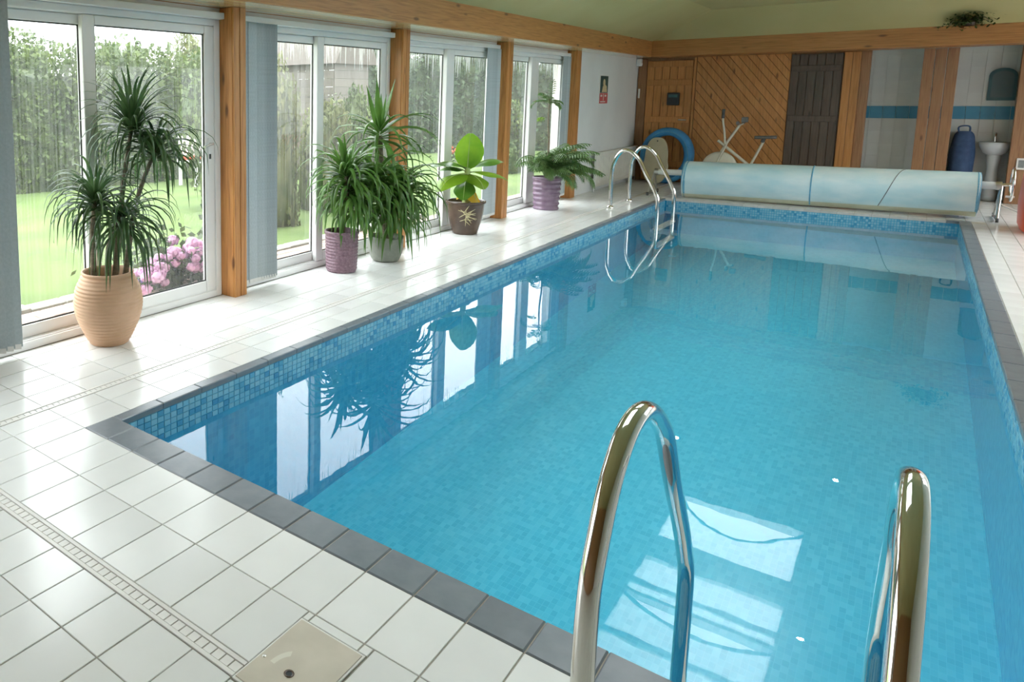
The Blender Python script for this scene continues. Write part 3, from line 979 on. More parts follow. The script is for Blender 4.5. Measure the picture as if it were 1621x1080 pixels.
def blind(label, y0, y1, s0, s1, n, angs):
    t = thing('vertical_blind', label, 'blind', (-1.03, (y0 + y1) / 2, 2.0), 'vertical blinds at the windows')
    bevel(MB().box(XW + .003, XW + .05, y0, y1, 2.0, 2.045).build('head_rail', M['upvc'], t), 0.004)
    sl = MB().box(-0.001, 0.001, -0.044, 0.044, 0.06, 1.999).mesh('slat', M['blind'])
    wt = MB().box(-0.003, 0.003, -0.036, 0.036, 0.045, 0.075).mesh('slat_weight', M['plastic_white'])
    for k in range(n):
        u = k / max(1, n - 1)
        y = s0 + (s1 - s0) * u
        a = angs[0] + (angs[1] - angs[0]) * u + random.uniform(-0.1, 0.1)
        s = place_mesh('slat', sl, (-1.035, y, 0), t, a)
        place_mesh('slat_weight', wt, (-1.035, y, 0), s, a)
    MB().tube([(-1.035, s0, 0.05), (-1.035, s1, 0.05)], 0.003, 6).build('bead_chain', M['plastic_white'], t)
blind('grey vertical blind stacked at the left edge of the nearest window', -0.185, 1.988, -0.12, 0.26, 9, (-.5, -.5))
blind('grey vertical blind gathered beside the nearest pine post', 2.128, 4.283, 2.19, 2.50, 12, (.35, -.75))
blind('grey vertical blind drawn back beside the banana plant', 4.418, 6.628, 6.33, 6.575, 8, (-.2, -.2))
blind('grey vertical blind drawn back behind the tall palm', 6.803, 8.983, 8.76, 8.93, 6, (-.2, -.2))

# ------------------------------------------------------------------ near and far pool ladders
def ladder(name, label, tf, r):
    t = thing(name, label, 'ladder', tf(0, -0.5, 0))
    prof = spline([(-.5, .03), (-.503, .3), (-.497, .56), (-.458, .67), (-.406, .752), (-.33, .811), (-.24, .826), (-.15, .802), (-.065, .75), (.007, .685), (.105, .545), (.246, .366), (.335, .235)], 5)
    prof = [Vector((p.x, p.y, 0)) for p in [Vector(q) if len(q) == 3 else Vector((q[0], q[1], 0)) for q in prof]]
    prof += [Vector(q + (0,)) for q in ((.358, .195), (.370, .14), (.372, .02), (.368, -.3), (.366, -.72))]
    for s in (0, 1):
        MB().tube([tf(s, p.x, p.y) for p in prof], r, 18).build('rail', M['chrome'], t)
        q = Vector(tf(s, -.5, 0))
        MB().lathe([(r * 1.9, 0.001), (r * 1.9, 0.012), (r * 1.35, 0.03), (r * 1.02, 0.034)], q, 24).build('flange', M['chrome'], t)
    for z in (-.22, -.44, -.66):
        a = Vector(tf(0, .372, z)); c = Vector(tf(1, .372, z)); d = (Vector(tf(0, .43, z)) - a)
        m = MB()
        up = Vector((0, 0, .012))
        m.add([a - d - up, c - d - up, c + d - up, a + d - up, a - d + up, c - d + up, c + d + up, a + d + up],
              [(0, 3, 2, 1), (4, 5, 6, 7), (0, 1, 5, 4), (1, 2, 6, 5), (2, 3, 7, 6), (3, 0, 4, 7)])
        m.build('tread', M['plastic_white'], t)
    return t
def spline2(pts, k):
    return spline([(p[0], p[1], 0) for p in pts], k)
_sp = spline
def spline(pts, k=6):
    return _sp([tuple(p) if len(p) == 3 else (p[0], p[1], 0) for p in pts], k)
ladder('pool_ladder', 'large chrome pool ladder handrails in the foreground over near coping',
       lambda s, y, z: (2.245 + s * (0.404 - 0.014 * (y + .5) / .87), y, z), 0.0198)
ladder('pool_ladder', 'small chrome pool ladder at the far left corner by the roller cover',
       lambda s, y, z: (-0.25 + (y + .5) * 0.63, 8.40 + 0.84 * s, z * 0.92 if z > 0 else z), 0.024)

# ------------------------------------------------------------------ rolled pool cover
XA, XZ = 0.215, 3.185
t = thing('cover_roller', 'pale blue solar cover rolled on a wheeled reel at the far end', 'pool cover', (1.7, 10.3, 0))
def rollz(x):
    return 0.268 + (x - XA) / (XZ - XA) * 0.032
YR = 10.27
rm = MB(); n = 56; NX = 40
def rprof(a, x):
    r = 0.248 + 0.004 * sin(3 * a) + 0.003 * mnoise.noise(Vector((x * 2.2, a * 1.5, 3)))
    # the free hem hangs a little at the front bottom
    d = max(0.0, cos(a - radians(-65)))
    return r + 0.03 * d ** 6
vv = []
for i in range(NX + 1):
    x = XA + (XZ - XA) * i / NX
    for k in range(n):
        a = 2 * pi * k / n
        r = rprof(a, x)
        vv.append((x + 0.01 * sin(2 * a), YR - r * cos(a), rollz(x) + r * sin(a)))
ff = []
for i in range(NX):
    for k in range(n):
        ff.append((i * n + k, i * n + (k + 1) % n, (i + 1) * n + (k + 1) % n, (i + 1) * n + k))
rm.add(vv, ff, True)
rm.build('cover_sheet', M['cover'], t)
hm = MB()
vv, ff = [], []
for i in range(NX + 1):
    x = XA + (XZ - XA) * i / NX
    for a in (-70, -62, -54, -48):
        aa = radians(a); r = rprof(aa, x) + 0.004
        vv.append((x, YR - r * cos(aa), rollz(x) + r * sin(aa)))
for i in range(NX):
    for k in range(3):
        ff.append((i * 4 + k, i * 4 + k + 1, (i + 1) * 4 + k + 1, (i + 1) * 4 + k))
hm.add(vv, ff, True)
hm.build('cover_hem', M['cover_dirty'], t)
for side, x in ((0, XA), (1, XZ)):
    e = MB()
    sgn = -1 if side == 0 else 1
    for j, rr in enumerate((0.243, 0.215, 0.187, 0.159, 0.131, 0.103)):
        e.lathe([(rr, -0.02), (rr, 0.012 + 0.006 * (j % 2)), (rr - .022, 0.012 + 0.006 * (j % 2)), (rr - .028, -0.01)],
                (0, 0, 0), 40, 'x')
    o = e.build('cover_end', M['cover_edge'], t)
    o.location = Vector((x, YR, rollz(x)))
    o.matrix_parent_inverse = PINV[t.name]
    if sgn < 0:
        o.scale = (-1, 1, 1)
# blue weld seam round the roll and a slanting cord
def around(x0, x1, a0, a1, rad, off, name, mat):
    pts = []
    for k in range(25):
        u = k / 24
        aa = radians(a0 + (a1 - a0) * u); x = x0 + (x1 - x0) * u
        r = rprof(aa, x) + off
        pts.append((x, YR - r * cos(aa), rollz(x) + r * sin(aa)))
    MB().tube(pts, rad, 6).build(name, mat, t)
around(XA + .028, XA + .02, 130, -70, 0.022, -.016, 'cover_edge_band', M['cover_edge'])
around(XZ - .012, XZ - .008, 130, -70, 0.014, -.010, 'cover_edge_band', M['cover_edge'])
around(1.665, 1.66, 110, -62, 0.008, 0.0, 'weld_seam', M['seam'])
around(2.56, 2.33, 100, -48, 0.004, 0.002, 'tie_cord', M['grey_vinyl'])
def axz(x):
    return 0.335 + (x + .15) / 3.5 * 0.065     # the cover hangs eccentrically below its axle
for x0, x1 in ((-0.16, XA), (XZ, 3.35)):
    MB().tube([(x0, YR, axz(x0)), (x1, YR, axz(x1))], 0.043, 18).build('axle', M['plastic_white'], t)
for x in (-0.19, 3.375):
    z = axz(x)
    MB().tube([(x, YR, z), (x + (0.05 if x < 0 else -0.05), YR, z)], 0.05, 14).build('bearing', M['steel'], t)
    for dy in (-0.22, 0.22):
        MB().tube([(x, YR, z), (x - 0.02, YR + dy, 0.035)], 0.014, 8).build('leg', M['steel'], t)
    MB().tube([(x - .02, YR - .25, 0.027), (x - .02, YR + .30, 0.027)], 0.014, 8).build('foot_bar', M['steel'], t)
    for dy in (-0.25, 0.30):
        MB().lathe([(0.0, -.012), (.025, -.012), (.025, .012), (0.0, .012)], (x - .02, YR + dy, 0.027), 14, 'x').build('castor', M['dark_rubber'], t)
WX, WZ = 3.455, axz(3.45) + .02
hw = MB()
hw.tube([(WX, YR + 0.19 * cos(2 * pi * k / 32), WZ + 0.19 * sin(2 * pi * k / 32)) for k in range(33)], 0.010, 8, False)
for k in range(3):
    a = 2 * pi * k / 3 + .4
    hw.tube([(WX, YR, WZ), (WX, YR + 0.19 * cos(a), WZ + 0.19 * sin(a))], 0.007, 6)
hw.tube([(3.375, YR, WZ - .01), (WX + .01, YR, WZ)], 0.018, 10)
hw.build('hand_wheel', M['chrome'], t)
MB().tube([(WX - .05, YR - .13, WZ - .13), (WX + .02, YR - .13, WZ - .13)], 0.012, 8).build('wheel_grip', M['plastic_white'], t)
MB().tube([(3.36, YR - .1, 0.20), (3.60, YR - .31, 0.10)], 0.009, 8).build('brace', M['plastic_white'], t)

# ------------------------------------------------------------------ plants
def strap(base, az, el, length, width, droop, seg=8, curl=0.0, bend=0.0):
    """a strap leaf: three vertices across, V-folded, bending down under its weight"""
    p = Vector(base); e = el
    vv, ff = [], []
    st = length / seg
    for i in range(seg + 1):
        u = i / seg
        wd = width * (min(1.0, 0.55 + 3.0 * u) if u < 0.2 else 1.0) * (1 - max(0, (u - 0.35) / 0.65) ** 1.6) + 0.0008
        a = az + curl * u
        d = Vector((cos(a) * cos(e), sin(a) * cos(e), sin(e)))
        s = Vector((-sin(a), cos(a), 0))
        nrm = s.cross(d)
        fold = 0.28 * wd
        vv += [p - s * wd / 2 - nrm * -fold, p, p + s * wd / 2 - nrm * -fold]
        p = p + d * st
        e = max(e - droop / seg * (0.5 + 1.2 * u), -1.50)
    for i in range(seg):
        k = i * 3
        ff += [(k, k + 1, k + 4, k + 3), (k + 1, k + 2, k + 5, k + 4)]
    return MB().add(vv, ff, True), p

XMIN = XW + 0.012
def clear(mb, keep=None):
    """leaves press against the glass and the floor instead of passing through"""
    out = []
    for i, (x, y, z) in enumerate(mb.v):
        x = max(x, XMIN + 0.004 * (i % 3))
        for a, c in POSTS:
            if a - .012 < y < c + .012 and x < -0.942:
                x = -0.942
        out.append((x, y, max(z, 0.008)))
    mb.v = out
    return mb

def head(t, c, n, L, wd, mat, el=(0.1, 1.3), dr=(1.6, 2.8), rnd=None, azr=None, name='leaf'):
    r = rnd or random
    for k in range(n):
        az = (k * 2.39996) % (2 * pi) if azr is None else r.uniform(*azr)
        az += r.uniform(-.2, .2)
        u = (k + .5) / n
        e = el[0] + (el[1] - el[0]) * u + r.uniform(-.1, .1)
        d = dr[1] + (dr[0] - dr[1]) * u + r.uniform(-.2, .2)
        ln = L * r.uniform(.75, 1.12)
        off = Vector((cos(az), sin(az), 0)) * 0.012
        mb, tip = strap(Vector(c) + off + Vector((0, 0, (u - .5) * 0.10)), az, e, ln, wd * r.uniform(.85, 1.15), d, curl=r.uniform(-.25, .25))
        clear(mb).build(name, mat, t)

def ribbed(prof, rib, amp):
    out = []
    for i in range(len(prof) - 1):
        (r0, z0), (r1, z1) = prof[i], prof[i + 1]
        n = max(1, int(abs(z1 - z0) / 0.004))
        for k in range(n):
            u = k / n
            z = z0 + (z1 - z0) * u
            out.append((r0 + (r1 - r0) * u + amp * sin(2 * pi * z / rib), z))
    out.append(prof[-1])
    return out
def smooth_prof(pts, k=8):
    return [(p.x, p.y) for p in spline([(a, c) for a, c in pts], k)]

# 1 terracotta urn with dracaena
UX, UY = -0.865, 0.79
t = thing('potted_dracaena', 'tall drooping dracaena in a ribbed round terracotta urn at the nearest window', 'potted plant', (UX, UY, 0))
pr_ = smooth_prof([(0.112, 0.0), (0.142, 0.05), (0.186, 0.15), (0.204, 0.24), (0.194, 0.325), (0.166, 0.39), (0.150, 0.418)], 8)
body = ribbed(pr_, 0.021, 0.0032) + [(0.156, 0.425), (0.156, 0.434), (0.144, 0.436), (0.138, 0.42), (0.134, 0.37)]
MB().lathe([(0.0, 0.001)] + body, (UX, UY, 0), 48).build('urn', M['terracotta'], t)
MB().lathe([(0.0, 0.385), (0.07, 0.38), (0.132, 0.372)], (UX, UY, 0), 30).build('soil', M['soil'], t)
rr = random.Random(3)
hds = [(-0.86, 1.00, 1.27), (-0.80, 1.13, 1.12), (-0.84, 0.70, 0.86), (-0.80, 0.86, 0.74)]
for k, h in enumerate(hds):
    bx_ = (UX + [0.03, 0.06, -0.05, 0.0][k], UY + [0.03, 0.08, -0.06, 0.0][k], 0.37)
    mid = [(bx_[i] * .45 + h[i] * .55) + [0.02 * (-1) ** k, -0.03, 0.03][i] for i in range(3)]
    MB().tube(spline([bx_, mid, (h[0], h[1], h[2] + .03)], 6), [0.019 - 0.0006 * i for i in range(13)], 9).build('cane', M['bark'], t)
head(t, hds[0], 88, 0.46, 0.022, M['dracaena'], (0.1, 1.45), (1.0, 3.6), rr)
head(t, hds[1], 76, 0.47, 0.022, M['dracaena'], (0.2, 1.1), (2.6, 3.8), rr)
head(t, hds[2], 76, 0.42, 0.021, M['dracaena'], (0.1, 1.25), (2.2, 3.8), rr)
head(t, hds[3], 84, 0.46, 0.021, M['dracaena'], (-0.4, 0.9), (2.4, 3.4), rr)

# 2 yucca in the purple pot
PX, PY = -0.865, 3.21
t = thing('potted_yucca', 'spiky green yucca in a small purple woven-look pot', 'potted plant', (PX, PY, 0))
prof = [(0.120, 0.0), (0.128, 0.02)] + ribbed([(0.130, 0.02), (0.139, 0.32)], 0.026, 0.0025) + [(0.146, 0.325), (0.146, 0.345), (0.137, 0.347), (0.13, 0.33), (0.128, 0.28)]
MB().lathe([(0, .001)] + prof, (PX, PY, 0), 40).build('pot', M['purple_wicker'], t)
MB().lathe([(0.0, 0.30), (0.13, 0.29)], (PX, PY, 0), 24).build('soil', M['soil'], t)
rr = random.Random(11)
h = (-0.84, 3.24, 0.80)
MB().tube(spline([(PX, PY, .29), (PX + .02, PY + .02, .6), h], 6), 0.024, 10).build('cane', M['bark'], t)
head(t, h, 58, 0.50, 0.038, M['yucca'], (-0.1, 1.2), (1.9, 3.2), rr)
head(t, (-0.83, 3.27, 0.66), 44, 0.46, 0.036, M['yucca'], (-0.2, .7), (2.2, 3.2), rr)
head(t, (-0.80, 3.30, 0.54), 44, 0.46, 0.036, M['yucca'], (-0.1, .9), (2.3, 3.3), rr)
for az, e, L in ((-1.9, 1.15, .36), (-1.2, 1.3, .40), (1.3, 1.35, .34), (0.4, 1.45, .33), (2.8, 1.2, .3)):
    mb, _ = strap(h, az, e, L, 0.036, 0.25)
    clear(mb).build('leaf', M['yucca'], t)
# 3 big yucca behind, in the grey pot
QX, QY = -0.80, 3.80
t = thing('potted_yucca', 'tall many-headed yucca hanging over a grey pot before the second pine post', 'potted plant', (QX, QY, 0))
prof = [(0.10, 0.0), (0.125, 0.02), (0.15, 0.10), (0.155, 0.20), (0.160, 0.22), (0.150, 0.225), (0.145, 0.17)]
MB().lathe([(0, .001)] + smooth_prof(prof[:4], 4) + prof[4:], (QX, QY, 0), 36).build('pot', M['grey_pot'], t)
MB().lathe([(0.0, 0.19), (0.146, 0.18)], (QX, QY, 0), 24).build('soil', M['soil'], t)
rr = random.Random(23)
h1 = (-0.84, 3.72, 1.12); h2 = (-0.78, 3.58, 0.74); h3 = (-0.72, 3.88, 0.62)
MB().tube(spline([(QX, QY, .18), (-0.83, 3.77, .7), h1], 6), 0.028, 10).build('cane', M['bark'], t)
MB().tube(spline([(QX, QY - .02, .3), (-0.82, 3.70, .6), h2], 6), 0.020, 10).build('cane', M['bark'], t)
MB().tube(spline([(QX, QY + .02, .3), (-0.77, 3.86, .55), h3], 6), 0.020, 10).build('cane', M['bark'], t)
head(t, h1, 30, 0.62, 0.038, M['yucca'], (-0.1, .75), (1.6, 2.8), rr)
head(t, h2, 62, 0.62, 0.040, M['yucca'], (-0.1, 1.1), (2.2, 3.4), rr)
head(t, h3, 70, 0.62, 0.040, M['yucca'], (0.0, 1.1), (2.3, 3.5), rr)
head(t, (-0.72, 3.72, 0.50), 56, 0.52, 0.036, M['yucca'], (-0.1, 1.0), (2.4, 3.4), rr)
head(t, (-0.70, 3.80, 0.42), 30, 0.42, 0.034, M['yucca'], (-0.3, .6), (2.0, 3.0), rr)
for az, e, L, w_ in ((-1.8, 1.22, .42, .062), (-1.3, 1.40, .46, .055), (1.1, 1.28, .47, .062), (1.9, 1.45, .32, .05), (0.0, 1.4, .32, .05)):
    mb, _ = strap((h1[0], h1[1], h1[2] + .05), az, e, L, w_, 0.12)
    clear(mb).build('leaf', M['yucca'], t)

# 4 banana plant in brown glazed pot
BX, BY = -0.865, 5.50
t = thing('potted_banana', 'bright green broad-leaved banana plant in a brown glazed pot', 'potted plant', (BX, BY, 0))
prof = smooth_prof([(0.128, 0.0), (0.150, 0.08), (0.178, 0.2), (0.190, 0.30), (0.192, 0.325)], 6) + [(0.205, 0.33), (0.207, 0.35), (0.197, 0.356), (0.186, 0.35), (0.182, 0.29)]
MB().lathe([(0, .001)] + prof, (BX, BY, 0), 44).build('pot', M['brown_glaze'], t)
MB().lathe([(0.0, 0.325), (0.184, 0.315)], (BX, BY, 0), 24).build('soil', M['soil'], t)
# bamboo painted on the side that faces the room
def prad(z):
    for (r0, z0), (r1, z1) in zip(prof, prof[1:]):
        if z0 <= z <= z1 and z1 > z0:
            return r0 + (r1 - r0) * (z - z0) / (z1 - z0) + 0.0025
    return 0.19
mo = MB()
def stroke(a0, z0, a1, z1, w0):
    vv = []
    for k in range(7):
        u = k / 6
        a = a0 + (a1 - a0) * u; z = z0 + (z1 - z0) * u
        ww = w0 * (sin(pi * min(.98, u * .9 + .08))) + .001
        da, dz = a1 - a0, (z1 - z0) / 0.17
        L = sqrt(da * da + dz * dz) + 1e-6
        for sg in (-1, 1):
            aa = a + sg * (-dz / L) * ww / 0.17; zz = z + sg * (da / L) * ww
            r = prad(zz)
            vv.append((BX + r * cos(aa), BY + r * sin(aa), zz))
    mo.add(vv, [(2 * k, 2 * k + 1, 2 * k + 3, 2 * k + 2) for k in range(6)])
A0 = radians(-62)
stroke(A0 - .02, 0.10, A0, 0.27, 0.0028)
for da, dz, z in ((.42, .07, .17), (.5, -.01, .175), (.38, -.06, .17), (-.28, -.02, .17), (.25, .075, .25), (.66, .015, .225)):
    stroke(A0 - .1, z, A0 - .1 + da, z + dz, 0.0032)
for da, dz, z in ((.55, -.02, .24), (.5, .05, .235), (.62, -.055, .22), (-.45, .02, .25), (-.4, -.05, .24), (.35, -.08, .21), (.3, .06, .20), (.7, -.03, .205), (-.3, .06, .22)):
    stroke(A0, z, A0 + da, z + dz, 0.0036)
mo.build('bamboo_motif', M['motif'], t)
MB().tube(spline([(BX, BY, .32), (BX + .01, BY + .01, .5), (BX, BY + .01, .70)], 6), [0.04 - .001 * i for i in range(13)], 12).build('stem', M['midrib'], t)
def broad(base, az, el, length, width, droop, stalk=0.06, mat=None, fold=0.12, wav=0.0):
    p = Vector(base); e = el; seg = 12
    vv, ff = [], []
    a = az
    for i in range(seg + 1):
        u = i / seg
        x = max(0.0, (u - stalk) / (1 - stalk))
        wd = width * (sin(pi * min(1, x * 0.93 + 0.05)) ** 0.62 if x > 0 else 0.06)
        d = Vector((cos(a) * cos(e), sin(a) * cos(e), sin(e)))
        s = Vector((-sin(a), cos(a), 0))
        nrm = d.cross(s) * -1
        for q in (-1, -.5, 0, .5, 1):
            hgt = fold * wd * abs(q) + wav * sin(9 * u + 3 * q) * abs(q)
            vv.append(p + s * wd / 2 * q + nrm * hgt)
        p = p + d * length / seg
        e -= droop / seg * (0.4 + 1.2 * u)
    for i in range(seg):
        for q in range(4):
            k = i * 5 + q
            ff.append((k, k + 1, k + 6, k + 5))
    o = clear(MB().add(vv, ff, True)).build('leaf', mat, t)
    # midrib
    rib = [vv[i * 5 + 2] for i in range(seg + 1)]
    clear(MB().tube(rib, [0.007 * (1 - .8 * i / seg) for i in range(seg + 1)], 6)).build('midrib', M['midrib'], o)
top = (BX, BY + .01, .68)
broad(top, -0.9, 1.42, .40, .30, .15, .04, M['banana'], .12)
broad(top, 2.2, 1.25, .34, .22, .3, .04, M['banana'], .1)
broad(top, -1.72, .45, .62, .26, 1.0, .12, M['banana_dark'], .15, .008)
broad((BX, BY, .64), -1.55, .10, .66, .28, .9, .15, M['banana'], .12, .008)
broad((BX, BY, .66), -2.2, .45, .34, .24, 1.2, .15, M['banana_dark'], .12, .008)
broad(top, 1.25, .45, .55, .26, 1.0, .12, M['banana_dark'], .15, .008)
broad((BX, BY, .65), 0.55, .15, .44, .26, 1.0, .15, M['banana'], .12, .008)
broad((BX, BY, .63), -0.55, .10, .36, .24, 1.4, .18, M['banana'], .12, .008)
broad((BX, BY, .58), -1.2, -.15, .42, .22, .9, .2, M['banana_dark'], .12, .01)
broad((BX + .02, BY + .0, .50), -.35, -.55, .27, .15, 1.2, .12, M['yellow_leaf'], .2, .012)
broad((BX + .02, BY - .02, .40), -2.0, .2, .14, .07, 1.2, .12, M['yellow_leaf'], .2, .01)

# 5 palm in purple ridged pot
FX, FY = -0.85, 7.78
t = thing('potted_palm', 'feathery palm with a tall thin stem in a ridged purple glazed pot', 'potted plant', (FX, FY, 0))
prof = ribbed([(0.150, 0.0), (0.172, 0.40)], 0.062, 0.006)
MB().lathe([(0, .001)] + prof + [(0.18, 0.405), (0.18, 0.42), (0.17, 0.422), (0.163, 0.41), (0.16, 0.36)], (FX, FY, 0), 40).build('pot', M['purple_glaze'], t)
MB().lathe([(0.0, 0.38), (0.16, 0.37)], (FX, FY, 0), 24).build('soil', M['soil'], t)
rr = random.Random(5)
def frond(base, az, el, length, droop, lw, ll, mat, npair=16):
    p = Vector(base); e = el; seg = npair
    m = MB(); rach = []
    for i in range(seg + 1):
        u = i / seg
        d = Vector((cos(az) * cos(e), sin(az) * cos(e), sin(e)))
        s = Vector((-sin(az), cos(az), 0))
        rach.append(p.copy())
        if u > 0.18:
            lf = ll * sin(pi * min(1, .2 + .8 * u)) ** .6 + .02
            for sg in (-1, 1):
                q = (d * .75 + s * sg * .8 + Vector((0, 0, -.25 - .3 * u))).normalized()
                tip = p + q * lf + Vector((0, 0, -.06 * lf))
                mid = p + q * lf * .5 + Vector((0, 0, .01))
                w_ = d * lw
                m.add([p, mid - w_, tip, mid + w_], [(0, 1, 2, 3)])
        p = p + d * length / seg
        e -= droop / seg * (.5 + u)
    m.tube(rach, 0.004, 5)
    clear(m).build('frond', mat, t)
for k in range(46):
    az = k * 2.4 + rr.uniform(-.2, .2)
    if cos(az) < -.35:
        az = rr.uniform(-1.5, 1.7)
    frond((FX + .03 * cos(az), FY + .03 * sin(az), .40), az, rr.uniform(.6, 1.5), rr.uniform(.48, .78), rr.uniform(1.3, 2.6), .013, rr.uniform(.12, .17), M['palm'], 18)
MB().tube(spline([(FX - .02, FY, .37), (FX - .01, FY + .03, .8), (FX - .02, FY + .0, 1.15), (FX, FY - .03, 1.42)], 6), [0.016 - .0004 * i for i in range(19)], 8).build('cane', M['bark'], t)
for k in range(9):
    az = k * 2.4
    frond((FX, FY - .03, 1.36), az, rr.uniform(.2, 1.2), rr.uniform(.16, .30), rr.uniform(1.2, 2.6), .010, .08, M['palm'], 8)
frond((FX, FY - .03, 1.40), 1.4, 1.45, .26, .3, .008, .05, M['palm'], 8)
frond((FX, FY - .2, 1.15), -1.5, .6, .22, 1.9, .014, .07, M['banana'], 7)

# ------------------------------------------------------------------ left wall fittings
t = thing('radiator', 'long cream panel radiator low on the white wall', 'radiator', (-0.95, 11.1, 0.1))
y0, y1, z0, z1 = 9.98, 12.08, 0.07, 0.585
bevel(MB().box(-0.955, -0.915, y0, y1, z0, z1).build('panel', M['radiator'], t), 0.01)
for k in range(30):
    y = y0 + .05 + (y1 - y0 - .1) * k / 29
    bevel(MB().box(-0.915, -0.908, y - .018, y + .018, z0 + .05, z1 - .05).build('fin', M['radiator'], t), 0.003)
MB().box(-0.96, -0.90, y0, y1, z1, z1 + .012).build('top_grille', M['radiator'], t)
for yy in (y0 - .03, y1 + .03):
    MB().tube([(-0.935, yy, 0.0), (-0.935, yy, z0 + .05), (-0.935, yy + (.05 if yy < y0 else -.05), z0 + .05)], 0.011, 8).build('pipe', M['steel'], t)
MB().lathe([(0, .0), (.02, .0), (.024, .02), (.02, .07), (0, .075)], (-0.935, y0 - .03, z0 + .06), 14).build('valve', M['plastic_white'], t)
for yy in (y0 + .2, y1 - .2):
    MB().box(-0.998, -0.955, yy - .02, yy + .02, z0 + .1, z1 - .1).build('bracket', M['steel'], t)

t = thing('safety_sign', 'narrow picture sign, dark above and red below, on the white wall', 'sign', (-0.995, 10.35, 1.5))
y0, y1, z0, z1 = 10.17, 10.58, 1.33, 1.765
MB().box(-1.0, -0.994, y0, y1, z0, z1).build('card', M['sign_white'], t)
MB().box(-0.994, -0.992, y0 + .02, y1 - .02, z0 + .17, z1 - .008).build('picture', M['sign_dark'], t)
fg = MB()
fg.lathe([(0, 0), (.055, 0)], (-0.991, 10.37, 1.655), 16, 'x')
fg.add([(-0.991, 10.27, 1.51), (-0.991, 10.52, 1.51), (-0.991, 10.50, 1.60), (-0.991, 10.40, 1.635), (-0.991, 10.31, 1.60)], [(0, 1, 2, 3, 4)])
fg.build('pictogram', M['sign_cream'], t)
MB().box(-0.994, -0.992, y0 + .01, y1 - .01, z0 + .008, z0 + .165).build('red_panel', M['sign_red'], t)
wb = MB()
for (a, c, d, e) in ((10.22, 10.30, 1.44, 1.47), (10.355, 10.375, 1.38, 1.48), (10.42, 10.50, 1.44, 1.47), (10.22, 10.46, 1.355, 1.372)):
    wb.box(-0.992, -0.9908, a, c, d, e)
wb.build('white_marks', M['sign_white'], t)

t = thing('motion_sensor', 'small white sensor box high in the far left corner', 'sensor', (-0.97, 12.12, 2.0))
bevel(MB().box(-1.0, -0.93, 12.05, 12.17, 1.95, 2.075).build('housing', M['plastic_white'], t), 0.012)
MB().ball((-0.93, 12.11, 1.99), 0.03, .5, 1, 1, 12, 8).build('lens', M['sign_white'], t)
t = thing('light_switch', 'small white pull switch by the corner of the wooden end wall', 'switch', (-0.94, 12.19, 1.5))
bevel(MB().box(-0.975, -0.945, 12.172, 12.2, 1.41, 1.57).build('plate', M['plastic_white'], t), 0.006)
MB().box(-0.967, -0.953, 12.164, 12.172, 1.47, 1.51).build('rocker', M['sign_white'], t)

# ------------------------------------------------------------------ far wall
wall_back = struct(MB().box(-1.35, 2.04, YB + .03, YB + 0.12, 0, ZS + .3).build('wall_back', M['clad_brown']))
MB().box(3.72, XE, YB, YB + 0.12, 0, ZS + .3).build('wall_end', M['clad_brown'], wall_back)
# wooden door in the corner
door = empty_struct('door_1', (-0.47, YB, 0))
dx0, dx1 = -0.99, -0.13
def fbox(x0, x1, z0, z1, d0, d1, name, mat, par, bv=0.004):
    return bevel(MB().box(x0, x1, YB - d1, YB + .03 - d0, z0, z1).build(name, mat, par), bv)
fbox(dx0, dx0 + .13, 0, 2.07, 0, .02, 'frame_bar', M['clad_brown'], door)
fbox(dx1 - .035, dx1, 0, 2.07, 0, .02, 'frame_bar', M['clad'], door)
nb = 6
for k in range(nb):
    a = dx0 + .135 + (dx1 - .04 - dx0 - .135) * k / nb; c = dx0 + .135 + (dx1 - .04 - dx0 - .135) * (k + 1) / nb
    fbox(a + .003, c - .003, 0.02, 2.03, 0, .0, 'board', M['clad'], door)
for z in (0.25, 1.0, 1.62, 1.93):
    fbox(dx0 + .14, dx1 - .045, z, z + .10, -.0, .02, 'rail', M['clad'], door)
MB().tube([(dx1 - .1, YB - .02, 1.05), (dx1 - .1, YB - .06, 1.05), (dx1 - .2, YB - .06, 1.05)], 0.010, 8).build('door_handle', M['steel'], door)
t = thing('wall_box', 'small black box mounted on the wooden door in the corner', 'box', (-0.425, YB - .03, 1.39))
bevel(MB().box(-0.515, -0.335, YB - .085, YB - .0205, 1.29, 1.50).build('housing', M['black_plastic'], t), 0.01)
MB().box(-0.49, -0.36, YB - .088, YB - .085, 1.42, 1.47).build('window', M['mirror_frame'], t)
# diagonal cladding panel
pan = empty_struct('trim_5', (0.5, YB, 0))
px0, px1, pz0, pz1 = -0.12, 1.11, 0.0, 2.075
def clip_poly(poly, a, b_, c):
    out = []
    for i in range(len(poly)):
        p, q = poly[i], poly[(i + 1) % len(poly)]
        dp, dq = a * p[0] + b_ * p[1] - c, a * q[0] + b_ * q[1] - c
        if dp <= 0: out.append(p)
        if (dp < 0) != (dq < 0) and abs(dp - dq) > 1e-9:
            u = dp / (dp - dq)
            out.append((p[0] + (q[0] - p[0]) * u, p[1] + (q[1] - p[1]) * u))
    return out
